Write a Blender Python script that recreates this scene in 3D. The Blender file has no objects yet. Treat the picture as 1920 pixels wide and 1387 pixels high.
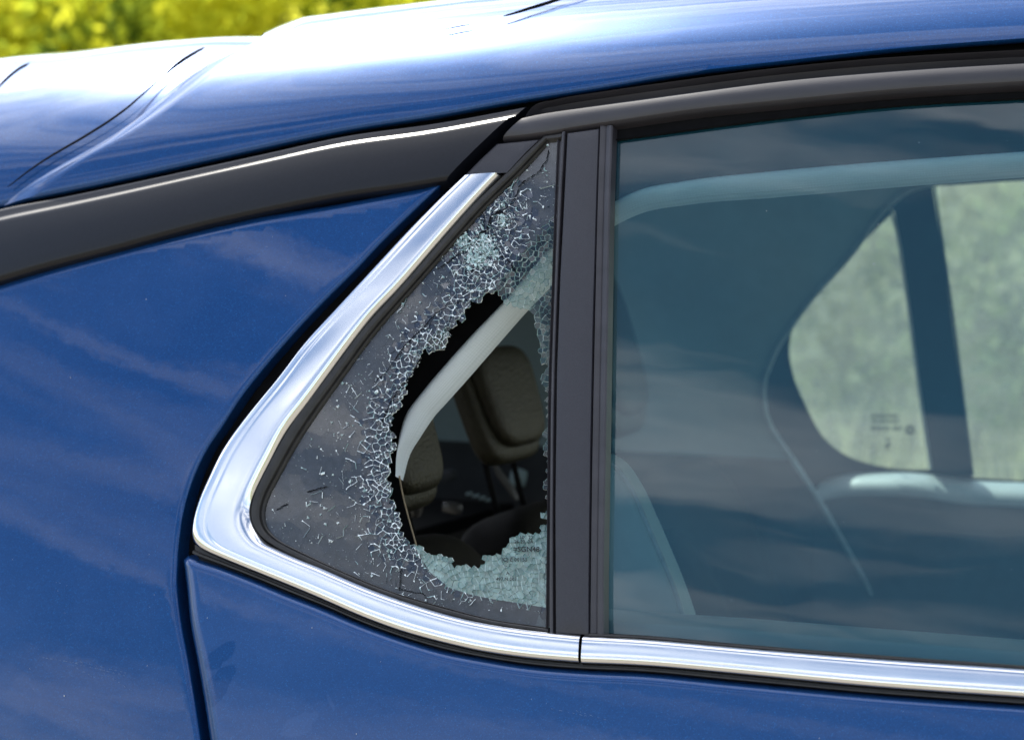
import bpy, math, random
import numpy as np
from mathutils import Vector, Matrix, kdtree
from mathutils.geometry import delaunay_2d_cdt

random.seed(7); RNG = np.random.default_rng(7)
SC = bpy.context.scene
COL = SC.collection

# ------------------------------------------------------------------ camera
TH = math.radians(24.0); F = 4000.0; HOR = 455.0
PT = math.atan((693.5 - HOR) / F)
f2 = np.array([-math.sin(TH), math.cos(TH), 0.0]); r3 = np.array([math.cos(TH), math.sin(TH), 0.0])
CAM = -1.85 * f2 - 0.032 * r3 + np.array([0, 0, 1.385])
f3 = f2 * math.cos(PT) + np.array([0, 0, -math.sin(PT)])
u3 = f2 * math.sin(PT) + np.array([0, 0, math.cos(PT)])
cd = bpy.data.cameras.new('camera'); cam = bpy.data.objects.new('camera', cd); COL.objects.link(cam)
cam.matrix_world = Matrix(((r3[0], u3[0], -f3[0], CAM[0]), (r3[1], u3[1], -f3[1], CAM[1]),
                           (r3[2], u3[2], -f3[2], CAM[2]), (0, 0, 0, 1)))
cd.sensor_width = 36; cd.lens = 36 * F / 1920; cd.clip_start = 0.05; cd.clip_end = 2000
cd.dof.use_dof = True; cd.dof.focus_distance = 1.86; cd.dof.aperture_fstop = 6.5; cd.dof.aperture_blades = 0
SC.camera = cam

# ------------------------------------------------------------------ world and sun
SUN_EL, SUN_AZ = math.radians(50), math.radians(-54)        # azimuth from +Y towards +X
w = bpy.data.worlds.new('World'); SC.world = w; w.use_nodes = True
nt = w.node_tree; nt.nodes.clear()
def nn(tree, typ, **kw):
    n = tree.nodes.new(typ)
    for k, v in kw.items(): setattr(n, k, v)
    return n
sky = nn(nt, 'ShaderNodeTexSky', sky_type='NISHITA', sun_disc=False, sun_elevation=SUN_EL, sun_rotation=SUN_AZ)
sky.air_density = 1.0; sky.dust_density = 0.6; sky.ozone_density = 1.5
tc = nn(nt, 'ShaderNodeTexCoord'); mp = nn(nt, 'ShaderNodeMapping')
mp.inputs['Scale'].default_value = (1.0, 1.0, 8.5); mp.inputs['Location'].default_value = (2.3, 4.7, 1.4)
nz = nn(nt, 'ShaderNodeTexNoise'); nz.inputs['Scale'].default_value = 1.7; nz.inputs['Detail'].default_value = 7
nz.inputs['Roughness'].default_value = 0.55; nz.inputs['Distortion'].default_value = 0.6
cr = nn(nt, 'ShaderNodeValToRGB'); cr.color_ramp.elements[0].position = 0.44; cr.color_ramp.elements[1].position = 0.69
mx = nn(nt, 'ShaderNodeMix', data_type='RGBA')
bg = nn(nt, 'ShaderNodeBackground'); out = nn(nt, 'ShaderNodeOutputWorld')
bg.inputs['Strength'].default_value = 0.12
L = nt.links.new
L(tc.outputs['Generated'], mp.inputs['Vector']); L(mp.outputs[0], nz.inputs['Vector']); L(nz.outputs['Fac'], cr.inputs[0])
L(cr.outputs[0], mx.inputs['Factor']); L(sky.outputs[0], mx.inputs['A']); 
# thin cloud glows round the sun (forward scattering)
vd = nn(nt, 'ShaderNodeVectorMath', operation='DOT_PRODUCT'); vd.inputs[1].default_value = (math.sin(SUN_AZ) * math.cos(SUN_EL), math.cos(SUN_AZ) * math.cos(SUN_EL), math.sin(SUN_EL))
vn = nn(nt, 'ShaderNodeVectorMath', operation='NORMALIZE'); L(tc.outputs['Generated'], vn.inputs[0]); L(vn.outputs[0], vd.inputs[0])
m0 = nn(nt, 'ShaderNodeMath', operation='MAXIMUM'); m0.inputs[1].default_value = 0.0; L(vd.outputs['Value'], m0.inputs[0])
mpw = nn(nt, 'ShaderNodeMath', operation='POWER'); mpw.inputs[1].default_value = 3.0; L(m0.outputs[0], mpw.inputs[0])
mml = nn(nt, 'ShaderNodeMath', operation='MULTIPLY_ADD'); mml.inputs[1].default_value = 1.4; mml.inputs[2].default_value = 1.0; L(mpw.outputs[0], mml.inputs[0])
cvm = nn(nt, 'ShaderNodeVectorMath', operation='SCALE'); cvm.inputs[0].default_value = (10.5, 10.5, 10.9); L(mml.outputs[0], cvm.inputs['Scale']); L(cvm.outputs[0], mx.inputs['B'])

L(mx.outputs['Result'], bg.inputs[0]); L(bg.outputs[0], out.inputs[0])

sd = bpy.data.lights.new('sun', 'SUN'); sun = bpy.data.objects.new('sun', sd); COL.objects.link(sun)
sd.energy = 4.8; sd.angle = math.radians(0.6); sd.color = (1.0, 0.95, 0.86)
sdir = Vector((math.sin(SUN_AZ) * math.cos(SUN_EL), math.cos(SUN_AZ) * math.cos(SUN_EL), math.sin(SUN_EL)))
sun.rotation_euler = sdir.to_track_quat('Z', 'Y').to_euler(); sun.location = (0, 0, 8)

SC.view_settings.view_transform = 'Standard'; SC.view_settings.look = 'None'
SC.view_settings.exposure = 0.8; SC.view_settings.gamma = 1.0
SC.render.engine = 'CYCLES'
cy = SC.cycles; cy.transparent_max_bounces = 24; cy.max_bounces = 10; cy.diffuse_bounces = 4; cy.glossy_bounces = 5
cy.use_denoising = True; cy.sample_clamp_indirect = 6.0

# ------------------------------------------------------------------ projection helpers (geometry is laid out on the car's own surfaces)
def rays(px):
    px = np.asarray(px, float)
    return f3[None] + np.outer((px[:, 0] - 960) / F, r3) - np.outer((px[:, 1] - 693.5) / F, u3)
def proj(P):
    q = np.asarray(P, float) - CAM
    d = q @ f3
    return np.stack([960 + F * (q @ r3) / d, 693.5 - F * (q @ u3) / d], -1)
CARW = 1.42
def S_near(x, z):
    s = z - 1.2
    sl = np.maximum(s, -0.35)
    y = 0.36 * sl + sl * sl / 6.0
    y = y + np.where(s < -0.35, (s + 0.35) * 0.1, 0)
    return y + 0.09 * np.minimum(x + 0.1, 0) ** 2
def S_far(x, z): return CARW - S_near(x, z)
def unproj(px, h=0.0, S=S_near, sg=1.0):
    d = rays(px); t = np.full(len(d), 1.9 if S is S_near else 3.2)
    for _ in range(25):
        P = CAM + d * t[:, None]
        t = (S(P[:, 0], P[:, 2]) - sg * np.asarray(h) - CAM[1]) / d[:, 1]
    return CAM + d * t[:, None]
def normal_near(P):
    e = 1e-3; x, z = P[:, 0], P[:, 2]
    gx = (S_near(x + e, z) - S_near(x - e, z)) / (2 * e); gz = (S_near(x, z + e) - S_near(x, z - e)) / (2 * e)
    n = np.stack([gx, -np.ones_like(gx), gz], -1)
    return n / np.linalg.norm(n, axis=1, keepdims=True)
def W(px, py, depth):
    return CAM + rays([(px, py)])[0] * depth
def spline(pts, n):
    p = np.asarray(pts, float); m = len(p)
    if m == 2: return p[0] + (p[1] - p[0]) * np.linspace(0, 1, n)[:, None]
    P = np.vstack([2 * p[0] - p[1], p, 2 * p[-1] - p[-2]])
    seg = np.linalg.norm((p[1:] - p[:-1])[:, :2], axis=1); cum = np.concatenate([[0], np.cumsum(seg)])
    s = np.linspace(0, cum[-1], n); i = np.clip(np.searchsorted(cum, s, 'right') - 1, 0, m - 2)
    # centripetal-ish tangents
    k = np.concatenate([[seg[0]], seg, [seg[-1]]])
    T = np.zeros_like(p)
    for j in range(m):
        a, b = k[j], k[j + 1]
        T[j] = ((P[j + 1] - P[j]) / a * b + (P[j + 2] - P[j + 1]) / b * a) / (a + b)
    h = seg[i][:, None]; u = ((s - cum[i]) / seg[i])[:, None]
    return ((2*u**3 - 3*u**2 + 1) * p[i] + (u**3 - 2*u**2 + u) * h * T[i] + (-2*u**3 + 3*u**2) * p[i+1] + (u**3 - u**2) * h * T[i+1])
def inpoly(q, poly):
    q = np.asarray(q, float); x, y = q[:, 0], q[:, 1]; c = np.zeros(len(q), bool)
    a = np.asarray(poly, float); b = np.roll(a, -1, 0)
    for (x1, y1), (x2, y2) in zip(a, b):
        if y1 == y2: continue
        c ^= ((y1 > y) != (y2 > y)) & (x < (x2 - x1) * (y - y1) / (y2 - y1) + x1)
    return c
def polydist(q, poly, closed=True):
    q = np.asarray(q, float); a = np.asarray(poly, float); b = np.roll(a, -1, 0)
    if not closed: a, b = a[:-1], b[:-1]
    best = np.full(len(q), 1e9)
    for p1, p2 in zip(a, b):
        d = p2 - p1; l = d @ d
        if l < 1e-9: continue
        t = np.clip(((q - p1) @ d) / l, 0, 1)
        best = np.minimum(best, np.linalg.norm(q - p1 - t[:, None] * d, axis=1))
    return best

# ------------------------------------------------------------------ object helpers
def mesh_obj(name, verts, faces, mats, parent=None, smooth=True, mi=None):
    me = bpy.data.meshes.new(name); me.from_pydata([tuple(map(float, v)) for v in verts], [], [tuple(map(int, f)) for f in faces])
    for m in (mats if isinstance(mats, (list, tuple)) else [mats]): me.materials.append(m)
    if smooth: me.polygons.foreach_set('use_smooth', [True] * len(me.polygons))
    if mi is not None: me.polygons.foreach_set('material_index', [int(i) for i in mi])
    me.update()
    o = bpy.data.objects.new(name, me); COL.objects.link(o)
    if parent is not None: o.parent = parent
    return o
def sharp(o, deg=35):
    me = o.data
    me.set_sharp_from_angle(angle=math.radians(deg))
def tag(o, label=None, cat=None, group=None, kind=None):
    for k, v in (('label', label), ('category', cat), ('group', group), ('kind', kind)):
        if v: o[k] = v
    return o
def grid_faces(nu, nv, off=0, flip=False):
    f = []
    for i in range(nu - 1):
        for j in range(nv - 1):
            a = off + i * nv + j
            q = (a, a + nv, a + nv + 1, a + 1)
            f.append(q[::-1] if flip else q)
    return f
def ribbon(name, A, B, profile, mat, parent, n=160, h0=0.0, hA=None, hB=None, S=S_near, ends=True, sh=30, sm=0):
    """strip between two edge lines; profile = [(u, height)] across it"""
    C = spline(np.hstack([np.asarray(A, float), np.asarray(B, float)]), n)
    for _ in range(sm):
        C[2:-2] = (C[:-4] + 2 * C[1:-3] + 3 * C[2:-2] + 2 * C[3:-1] + C[4:]) / 9
    sg = 1.0
    Pa = unproj(C[:, :2], h0 if hA is None else hA, S, sg); Pb = unproj(C[:, 2:], h0 if hB is None else hB, S, sg)
    N = normal_near(0.5 * (Pa + Pb))
    if S is S_far: N = N * np.array([1, 1, 1])
    rows = []
    for u, h in profile: rows.append(Pa + (Pb - Pa) * u + N * h)
    V = np.stack(rows, 1).reshape(-1, 3); nv = len(profile)
    fc = grid_faces(n, nv)
    if ends:
        fc.append(tuple(range(nv))[::-1]); fc.append(tuple((n - 1) * nv + k for k in range(nv)))
    o = mesh_obj(name, V, fc, mat, parent); fix_normals(o); sharp(o, sh); return o
def fix_normals(o):
    # make the surface face the street side on average
    me = o.data; nrm = np.empty(len(me.polygons) * 3); me.polygons.foreach_get('normal', nrm)
    ar = np.empty(len(me.polygons)); me.polygons.foreach_get('area', ar)
    if (nrm.reshape(-1, 3) * ar[:, None]).sum(0) @ (-f3) < 0: me.flip_normals()
def panel(name, outline, mat, parent, h=0.0, roll=0.006, flange=0.012, step=16, holes=(), S=S_near, smooth_n=None, bump=None, rings=(1.5, 4, 7, 11, 15)):
    """closed outline -> curved sheet with rolled edges and an inward flange"""
    ppm = 2150.0 if S is S_near else 1300.0
    loops = [np.asarray(outline, float)] + [np.asarray(x, float) for x in holes]
    def dens(lp, d=6):
        o = []
        for a, b in zip(lp, np.roll(lp, -1, 0)):
            k = max(1, int(np.linalg.norm(b - a) / d)); o += [a + (b - a) * i / k for i in range(k)]
        return np.array(o)
    loops = [dens(l) for l in loops]
    allp = list(loops)
    def inside(q):
        c = inpoly(q, loops[0])
        for l in loops[1:]: c &= ~inpoly(q, l)
        return c
    def bd(q): return np.min([polydist(q, l) for l in loops], 0)
    pts = [np.vstack(loops)]
    rmax = rings[-1] if roll > 0 else 4
    if roll > 0:
        for l in loops:
            tn = np.roll(l, -1, 0) - np.roll(l, 1, 0); tn /= np.linalg.norm(tn, axis=1, keepdims=True) + 1e-9
            nr = np.stack([-tn[:, 1], tn[:, 0]], -1)
            for r in rings:
                for s in (1, -1):
                    q = l + nr * r * s
                    k = inside(q); q = q[k]
                    if len(q):
                        q = q[np.abs(bd(q) - r) < 0.35]; pts.append(q)
    lo, hi = loops[0].min(0), loops[0].max(0)
    gx, gy = np.meshgrid(np.arange(lo[0], hi[0], step), np.arange(lo[1], hi[1], step))
    g = np.stack([gx.ravel() + (np.arange(gx.size) // gx.shape[1] % 2) * step / 2, gy.ravel()], -1)
    g = g[inside(g)]; g = g[bd(g) > rmax + step * 0.35]; pts.append(g)
    P = np.vstack(pts)
    edges = []; o = 0
    for l in loops:
        edges += [(o + i, o + (i + 1) % len(l)) for i in range(len(l))]; o += len(l)
    vo, eo, fo, ov, oe, of_ = delaunay_2d_cdt([Vector(p) for p in P], edges, [], 0, 1e-4)
    V2 = np.array([tuple(v) for v in vo]); cen = np.array([V2[list(f)].mean(0) for f in fo])
    k = inside(cen); fc = [tuple(f) for f, kk in zip(fo, k) if kk]
    d = bd(V2) / ppm
    hh = np.full(len(V2), h)
    if roll > 0:
        t = np.clip(1 - d / roll, 0, 1); hh = hh - roll * (1 - np.sqrt(np.clip(1 - t * t, 0, 1))) * 0.9
    if bump is not None: hh = hh + bump(V2)
    V = unproj(V2, hh, S, 1.0)
    if flange > 0:
        nb = {}
        cnt = {}
        for f in fc:
            for i in range(3):
                e = (f[i], f[(i + 1) % 3]); cnt[e] = 1
        V = list(V); base = np.array(V)
        bnd = [e for e in cnt if (e[1], e[0]) not in cnt]
        ids = sorted({i for e in bnd for i in e}); 
        nwp = base[ids] + np.array([0, flange if S is S_near else -flange, 0]); m = {i: len(V) + k for k, i in enumerate(ids)}
        V += list(nwp)
        for a, b in bnd: fc.append((b, a, m[a], m[b]))
    ob = mesh_obj(name, V, fc, mat, parent); fix_normals(ob); sharp(ob, 50)
    return ob
def tube(name, pts, rad, mat, parent, n=60, seg=10, closed=False):
    c = spline(pts, n); V = []; T = np.gradient(c, axis=0); T /= np.linalg.norm(T, axis=1, keepdims=True)
    up = np.array([0, 0, 1.0])
    for i in range(n):
        a = np.cross(T[i], up); a /= np.linalg.norm(a) + 1e-9; b = np.cross(a, T[i])
        r = rad if np.isscalar(rad) else np.interp(i / (n - 1), np.linspace(0, 1, len(rad)), rad)
        for k in range(seg):
            q = 2 * math.pi * k / seg; V.append(c[i] + r * (math.cos(q) * a + math.sin(q) * b))
    fc = []
    for i in range(n - 1):
        for k in range(seg): fc.append((i*seg+k, i*seg+(k+1)%seg, (i+1)*seg+(k+1)%seg, (i+1)*seg+k))
    fc.append(tuple(range(seg))[::-1]); fc.append(tuple((n-1)*seg+k for k in range(seg)))
    o = mesh_obj(name, V, fc, mat, parent); return o
def superblock(name, size, mat, parent, M, taper=0.0, e=4.0, nu=40, nv=24, bulge=0.0):
    """rounded tapered block (superellipsoid); size = half extents, M = 4x4 placement"""
    V = []
    sg = lambda a, p: math.copysign(abs(a) ** p, a)
    for i in range(nv + 1):
        ph = -math.pi/2 + math.pi * i / nv
        for j in range(nu):
            th = 2 * math.pi * j / nu
            x = sg(math.cos(ph), 2/e) * sg(math.cos(th), 2/e); y = sg(math.cos(ph), 2/e) * sg(math.sin(th), 2/e); z = sg(math.sin(ph), 2/e)
            s = 1 + taper * z
            V.append(M @ Vector((x * size[0] * (1 + bulge * (1 - y*y) ), y * size[1] * s, z * size[2])))
    fc = []
    for i in range(nv):
        for j in range(nu): fc.append((i*nu+j, i*nu+(j+1)%nu, (i+1)*nu+(j+1)%nu, (i+1)*nu+j))
    return mesh_obj(name, V, fc, mat, parent)
def box(name, lo, hi, mat, parent=None):
    x0, y0, z0 = lo; x1, y1, z1 = hi
    V = [(x0,y0,z0),(x1,y0,z0),(x1,y1,z0),(x0,y1,z0),(x0,y0,z1),(x1,y0,z1),(x1,y1,z1),(x0,y1,z1)]
    return mesh_obj(name, V, [(0,3,2,1),(4,5,6,7),(0,1,5,4),(1,2,6,5),(2,3,7,6),(3,0,4,7)], mat, parent, smooth=False)

# ------------------------------------------------------------------ materials
def mat(name):
    m = bpy.data.materials.new(name); m.use_nodes = True; m.node_tree.nodes.clear()
    o = m.node_tree.nodes.new('ShaderNodeOutputMaterial'); return m, m.node_tree, o
def noise(t, scale, detail=3, rough=0.5, vec=None, mapscale=None, dist=0):
    n = nn(t, 'ShaderNodeTexNoise'); n.inputs['Scale'].default_value = scale; n.inputs['Detail'].default_value = detail
    n.inputs['Roughness'].default_value = rough; n.inputs['Distortion'].default_value = dist
    g = nn(t, 'ShaderNodeNewGeometry')
    if mapscale:
        mp_ = nn(t, 'ShaderNodeMapping'); mp_.inputs['Scale'].default_value = mapscale
        t.links.new(g.outputs['Position'], mp_.inputs[0]); t.links.new(mp_.outputs[0], n.inputs['Vector'])
    else: t.links.new(g.outputs['Position'], n.inputs['Vector'])
    return n
def ramp(t, src, stops):
    r = nn(t, 'ShaderNodeValToRGB'); e = r.color_ramp.elements
    e[0].position, e[0].color = stops[0][0], (*stops[0][1], 1) if len(stops[0][1]) == 3 else stops[0][1]
    e[1].position, e[1].color = stops[-1][0], (*stops[-1][1], 1)
    for p, c in stops[1:-1]:
        x = e.new(p); x.color = (*c, 1)
    t.links.new(src, r.inputs[0]); return r
def princ(name, col, rough=0.5, metal=0, coat=0, spec=0.5, cnoise=None, bump=None, rnoise=None, mapscale=None, sheen=0, coatr=0.03):
    m, t, o = mat(name); p = nn(t, 'ShaderNodeBsdfPrincipled')
    p.inputs['Base Color'].default_value = (*col, 1); p.inputs['Roughness'].default_value = rough; p.inputs['Metallic'].default_value = metal
    p.inputs['Coat Weight'].default_value = coat; p.inputs['Coat Roughness'].default_value = coatr; p.inputs['Specular IOR Level'].default_value = spec
    if sheen: p.inputs['Sheen Weight'].default_value = sheen
    t.links.new(p.outputs[0], o.inputs[0])
    if cnoise:
        sc, amt = cnoise; n = noise(t, sc, 4, 0.6, mapscale=mapscale)
        r = ramp(t, n.outputs['Fac'], [(0.3, tuple(c * (1 - amt) for c in col)), (0.7, tuple(min(1, c * (1 + amt)) for c in col))])
        t.links.new(r.outputs[0], p.inputs['Base Color'])
    if bump:
        sc, st, di = bump; n = noise(t, sc, 3, mapscale=mapscale); b = nn(t, 'ShaderNodeBump'); b.inputs['Strength'].default_value = st; b.inputs['Distance'].default_value = di
        t.links.new(n.outputs['Fac'], b.inputs['Height']); t.links.new(b.outputs[0], p.inputs['Normal'])
    if rnoise:
        sc, lo_, hi_ = rnoise; n = noise(t, sc, 4); r = ramp(t, n.outputs['Fac'], [(0.35, (lo_,)*3), (0.7, (hi_,)*3)])
        t.links.new(r.outputs[0], p.inputs['Roughness'])
    m['p'] = 1
    return m

def make_paint(name='blue_metallic_paint', wipes=()):
    m, t, o = mat(name); p = nn(t, 'ShaderNodeBsdfPrincipled')
    p.inputs['Metallic'].default_value = 0.45; p.inputs['Roughness'].default_value = 0.38
    p.inputs['Specular IOR Level'].default_value = 0.08; p.inputs['Coat Weight'].default_value = 1.0; p.inputs['Coat Roughness'].default_value = 0.02; p.inputs['Coat IOR'].default_value = 1.42
    v = nn(t, 'ShaderNodeTexVoronoi'); v.inputs['Scale'].default_value = 1300
    g = nn(t, 'ShaderNodeNewGeometry'); t.links.new(g.outputs['Position'], v.inputs['Vector'])
    sx = nn(t, 'ShaderNodeSeparateColor'); t.links.new(v.outputs['Color'], sx.inputs[0])
    r = ramp(t, sx.outputs[0], [(0.0, (0.0005, 0.037, 0.145)), (0.6, (0.001, 0.047, 0.18)), (0.93, (0.002, 0.056, 0.205)), (1.0, (0.006, 0.095, 0.30))])
    # dust film with wipe marks
    n = noise(t, 9, 5, 0.62, mapscale=(1, 1, 1.6)); d = ramp(t, n.outputs['Fac'], [(0.46, (0, 0, 0)), (0.78, (0.09,) * 3)])
    fac = nn(t, 'ShaderNodeMath', operation='MULTIPLY_ADD'); fac.inputs[1].default_value = 1.0; fac.inputs[2].default_value = 0.13 if wipes else 0.02; t.links.new(d.outputs[0], fac.inputs[0]); fo = fac.outputs[0]
    for (c3, ang, la, lb, gain) in wipes:
        mp_ = nn(t, 'ShaderNodeMapping', vector_type='TEXTURE'); mp_.inputs['Location'].default_value = tuple(c3); mp_.inputs['Rotation'].default_value = (0, ang, 0); mp_.inputs['Scale'].default_value = (la, 1, lb)
        nz_ = nn(t, 'ShaderNodeTexNoise'); nz_.inputs['Scale'].default_value = 90; g_ = nn(t, 'ShaderNodeNewGeometry'); t.links.new(g_.outputs['Position'], nz_.inputs['Vector'])
        t.links.new(g_.outputs['Position'], mp_.inputs[0]); sp_ = nn(t, 'ShaderNodeSeparateXYZ'); t.links.new(mp_.outputs[0], sp_.inputs[0]); cb = nn(t, 'ShaderNodeCombineXYZ'); t.links.new(sp_.outputs[0], cb.inputs[0]); t.links.new(sp_.outputs[2], cb.inputs[2])
        ln = nn(t, 'ShaderNodeVectorMath', operation='LENGTH'); t.links.new(cb.outputs[0], ln.inputs[0])
        a_ = nn(t, 'ShaderNodeMath', operation='ADD'); t.links.new(ln.outputs['Value'], a_.inputs[0]); t.links.new(nz_.outputs['Fac'], a_.inputs[1])
        r_ = nn(t, 'ShaderNodeMapRange'); r_.inputs['From Min'].default_value = 1.38; r_.inputs['From Max'].default_value = 1.52; r_.inputs['To Min'].default_value = 1.0; r_.inputs['To Max'].default_value = 0.0; t.links.new(a_.outputs[0], r_.inputs['Value'])
        if gain < 0:
            k_ = nn(t, 'ShaderNodeMath', operation='MULTIPLY_ADD'); k_.inputs[1].default_value = gain; k_.inputs[2].default_value = 1.0; t.links.new(r_.outputs[0], k_.inputs[0])
            q_ = nn(t, 'ShaderNodeMath', operation='MULTIPLY'); t.links.new(fo, q_.inputs[0]); t.links.new(k_.outputs[0], q_.inputs[1])
        else:
            q_ = nn(t, 'ShaderNodeMath', operation='MULTIPLY_ADD'); q_.inputs[1].default_value = gain; t.links.new(r_.outputs[0], q_.inputs[0]); t.links.new(fo, q_.inputs[2])
        fo = q_.outputs[0]
    mxx = nn(t, 'ShaderNodeMix', data_type='RGBA'); t.links.new(fo, mxx.inputs['Factor']); t.links.new(r.outputs[0], mxx.inputs['A'])
    mxx.inputs['B'].default_value = (0.09, 0.17, 0.38, 1); t.links.new(mxx.outputs['Result'], p.inputs['Base Color'])
    op = noise(t, 40, 2, mapscale=(1, 1, 1)); b = nn(t, 'ShaderNodeBump'); b.inputs['Strength'].default_value = 0.035; b.inputs['Distance'].default_value = 0.002
    t.links.new(op.outputs['Fac'], b.inputs['Height']); t.links.new(b.outputs[0], p.inputs['Coat Normal'])
    t.links.new(p.outputs[0], o.inputs[0]); return m
def make_glass(name, tint, ior=1.55, dust_veil=0.02, wob=0.0, veilcol=(0.5, 0.5, 0.5), rough=0.0, smooth_veil=False):  # diffuse film: real dust on shards, painted sky sheen on the door glass
    m, t, o = mat(name)
    tr = nn(t, 'ShaderNodeBsdfTransparent'); tr.inputs[0].default_value = (*tint, 1)
    gl = nn(t, 'ShaderNodeBsdfGlossy'); gl.inputs['Roughness'].default_value = rough
    fr = nn(t, 'ShaderNodeFresnel'); fr.inputs['IOR'].default_value = ior
    mx1 = nn(t, 'ShaderNodeMixShader'); t.links.new(fr.outputs[0], mx1.inputs[0]); t.links.new(tr.outputs[0], mx1.inputs[1]); t.links.new(gl.outputs[0], mx1.inputs[2])
    if wob:
        n = noise(t, 6, 2, mapscale=(1, 1, 2.2)); b = nn(t, 'ShaderNodeBump'); b.inputs['Strength'].default_value = wob; b.inputs['Distance'].default_value = 0.01
        t.links.new(n.outputs['Fac'], b.inputs['Height']); t.links.new(b.outputs[0], gl.inputs['Normal'])
    df = nn(t, 'ShaderNodeBsdfDiffuse'); df.inputs[0].default_value = (*veilcol, 1)
    n2 = noise(t, 7 if smooth_veil else 300, 4, 0.7); rr = ramp(t, n2.outputs['Fac'], [(0.3, (dust_veil * 0.85,) * 3), (0.75, (dust_veil * 1.2,) * 3)] if smooth_veil else [(0.45, (dust_veil * 0.6,) * 3), (0.8, (min(1, dust_veil * 2.5),) * 3)])
    mx2 = nn(t, 'ShaderNodeMixShader'); t.links.new(rr.outputs[0], mx2.inputs[0]); t.links.new(mx1.outputs[0], mx2.inputs[1]); t.links.new(df.outputs[0], mx2.inputs[2])
    t.links.new(mx2.outputs[0], o.inputs[0]); return m
def make_dusty(name, tint, dust_veil):
    m, t, o = mat(name); tr = nn(t, 'ShaderNodeBsdfTransparent'); tr.inputs[0].default_value = (*tint, 1)
    tl = nn(t, 'ShaderNodeBsdfTranslucent'); tl.inputs[0].default_value = (0.88, 0.84, 0.72, 1)
    n = noise(t, 12, 5, 0.6); r = ramp(t, n.outputs['Fac'], [(0.3, (dust_veil * 0.75,) * 3), (0.7, (dust_veil * 1.25,) * 3)])
    a = nn(t, 'ShaderNodeMixShader'); t.links.new(r.outputs[0], a.inputs[0]); t.links.new(tr.outputs[0], a.inputs[1]); t.links.new(tl.outputs[0], a.inputs[2])
    gl = nn(t, 'ShaderNodeBsdfGlossy'); gl.inputs['Roughness'].default_value = 0.0; fr = nn(t, 'ShaderNodeFresnel'); fr.inputs['IOR'].default_value = 1.5
    b = nn(t, 'ShaderNodeMixShader'); t.links.new(fr.outputs[0], b.inputs[0]); t.links.new(a.outputs[0], b.inputs[1]); t.links.new(gl.outputs[0], b.inputs[2]); t.links.new(b.outputs[0], o.inputs[0]); return m
def make_haze(name, col, op, nscale=150):
    """crazed pane: partly scattering, partly see-through"""
    m, t, o = mat(name)
    tr = nn(t, 'ShaderNodeBsdfTransparent'); tr.inputs[0].default_value = (0.80, 0.90, 0.89, 1)
    df = nn(t, 'ShaderNodeBsdfDiffuse'); df.inputs[0].default_value = (*col, 1)
    tl = nn(t, 'ShaderNodeBsdfTranslucent'); tl.inputs[0].default_value = (*col, 1)
    a = nn(t, 'ShaderNodeMixShader'); a.inputs[0].default_value = 0.3; t.links.new(df.outputs[0], a.inputs[1]); t.links.new(tl.outputs[0], a.inputs[2])
    n = noise(t, nscale, 3, 0.6); r = ramp(t, n.outputs['Fac'], [(0.3, (op * 0.7,) * 3), (0.7, (min(1, op * 1.3),) * 3)])
    b = nn(t, 'ShaderNodeMixShader'); t.links.new(r.outputs[0], b.inputs[0]); t.links.new(tr.outputs[0], b.inputs[1]); t.links.new(a.outputs[0], b.inputs[2])
    t.links.new(b.outputs[0], o.inputs[0]); return m
PAINT = make_paint()
def wp(x, y): return unproj([(x, y)], 0.003)[0]
PAINTD = make_paint('blue_metallic_paint_door', [(wp(412, 1229), -0.70, 0.020, 0.0085, -1.0), (wp(414, 1272), -0.78, 0.021, 0.0082, -1.0), (wp(406, 1304), -0.75, 0.013, 0.006, -1.0), (wp(562, 1357), -0.5, 0.019, 0.009, 0.10), (wp(620, 1315), 0.9, 0.008, 0.002, 0.10)])
CHROME = princ('bright_chrome', (0.80, 0.81, 0.83), 0.14, 1.0, cnoise=None, rnoise=(25, 0.11, 0.18))
GLOSSBLACK = princ('gloss_black_trim', (0.005, 0.006, 0.010), 0.33, 0, 0.0, 0.34, cnoise=(300, 0.25))
SATIN = princ('satin_black_film', (0.022, 0.022, 0.030), 0.45, 0.0, 0, 0.55, cnoise=(1200, 0.4), bump=(1600, 0.25, 0.0004))
PLASTIC = princ('grey_black_plastic', (0.030, 0.028, 0.034), 0.42, 0, 0, 0.6, cnoise=(40, 0.25), bump=(1200, 0.15, 0.0003), mapscale=(0.3, 1, 1))
RUBBER = princ('black_rubber', (0.016, 0.015, 0.014), 0.5, 0, 0, 0.5, cnoise=(90, 0.4), bump=(900, 0.12, 0.0003))
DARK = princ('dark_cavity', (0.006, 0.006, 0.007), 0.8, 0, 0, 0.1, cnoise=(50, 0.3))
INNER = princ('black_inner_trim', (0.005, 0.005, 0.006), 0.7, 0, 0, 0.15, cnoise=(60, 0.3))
TRIM = princ('grey_pillar_trim', (0.20, 0.28, 0.30), 0.75, 0, 0, 0.2, cnoise=(30, 0.06), bump=(700, 0.1, 0.0003))
TRIMDK = princ('charcoal_side_trim', (0.030, 0.036, 0.042), 0.7, 0, 0, 0.3, cnoise=(25, 0.2), bump=(700, 0.1, 0.0003))
SILL = princ('pale_belt_trim', (0.42, 0.44, 0.44), 0.35, 0, 0, 0.5, cnoise=(30, 0.08))
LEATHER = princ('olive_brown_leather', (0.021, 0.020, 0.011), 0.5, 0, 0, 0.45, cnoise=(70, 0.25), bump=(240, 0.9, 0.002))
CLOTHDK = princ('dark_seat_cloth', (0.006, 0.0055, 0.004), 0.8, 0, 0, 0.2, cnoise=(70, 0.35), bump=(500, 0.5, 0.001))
HEADL = princ('headliner_cloth', (0.30, 0.31, 0.31), 0.9, 0, 0, 0.1, cnoise=(200, 0.1))
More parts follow.
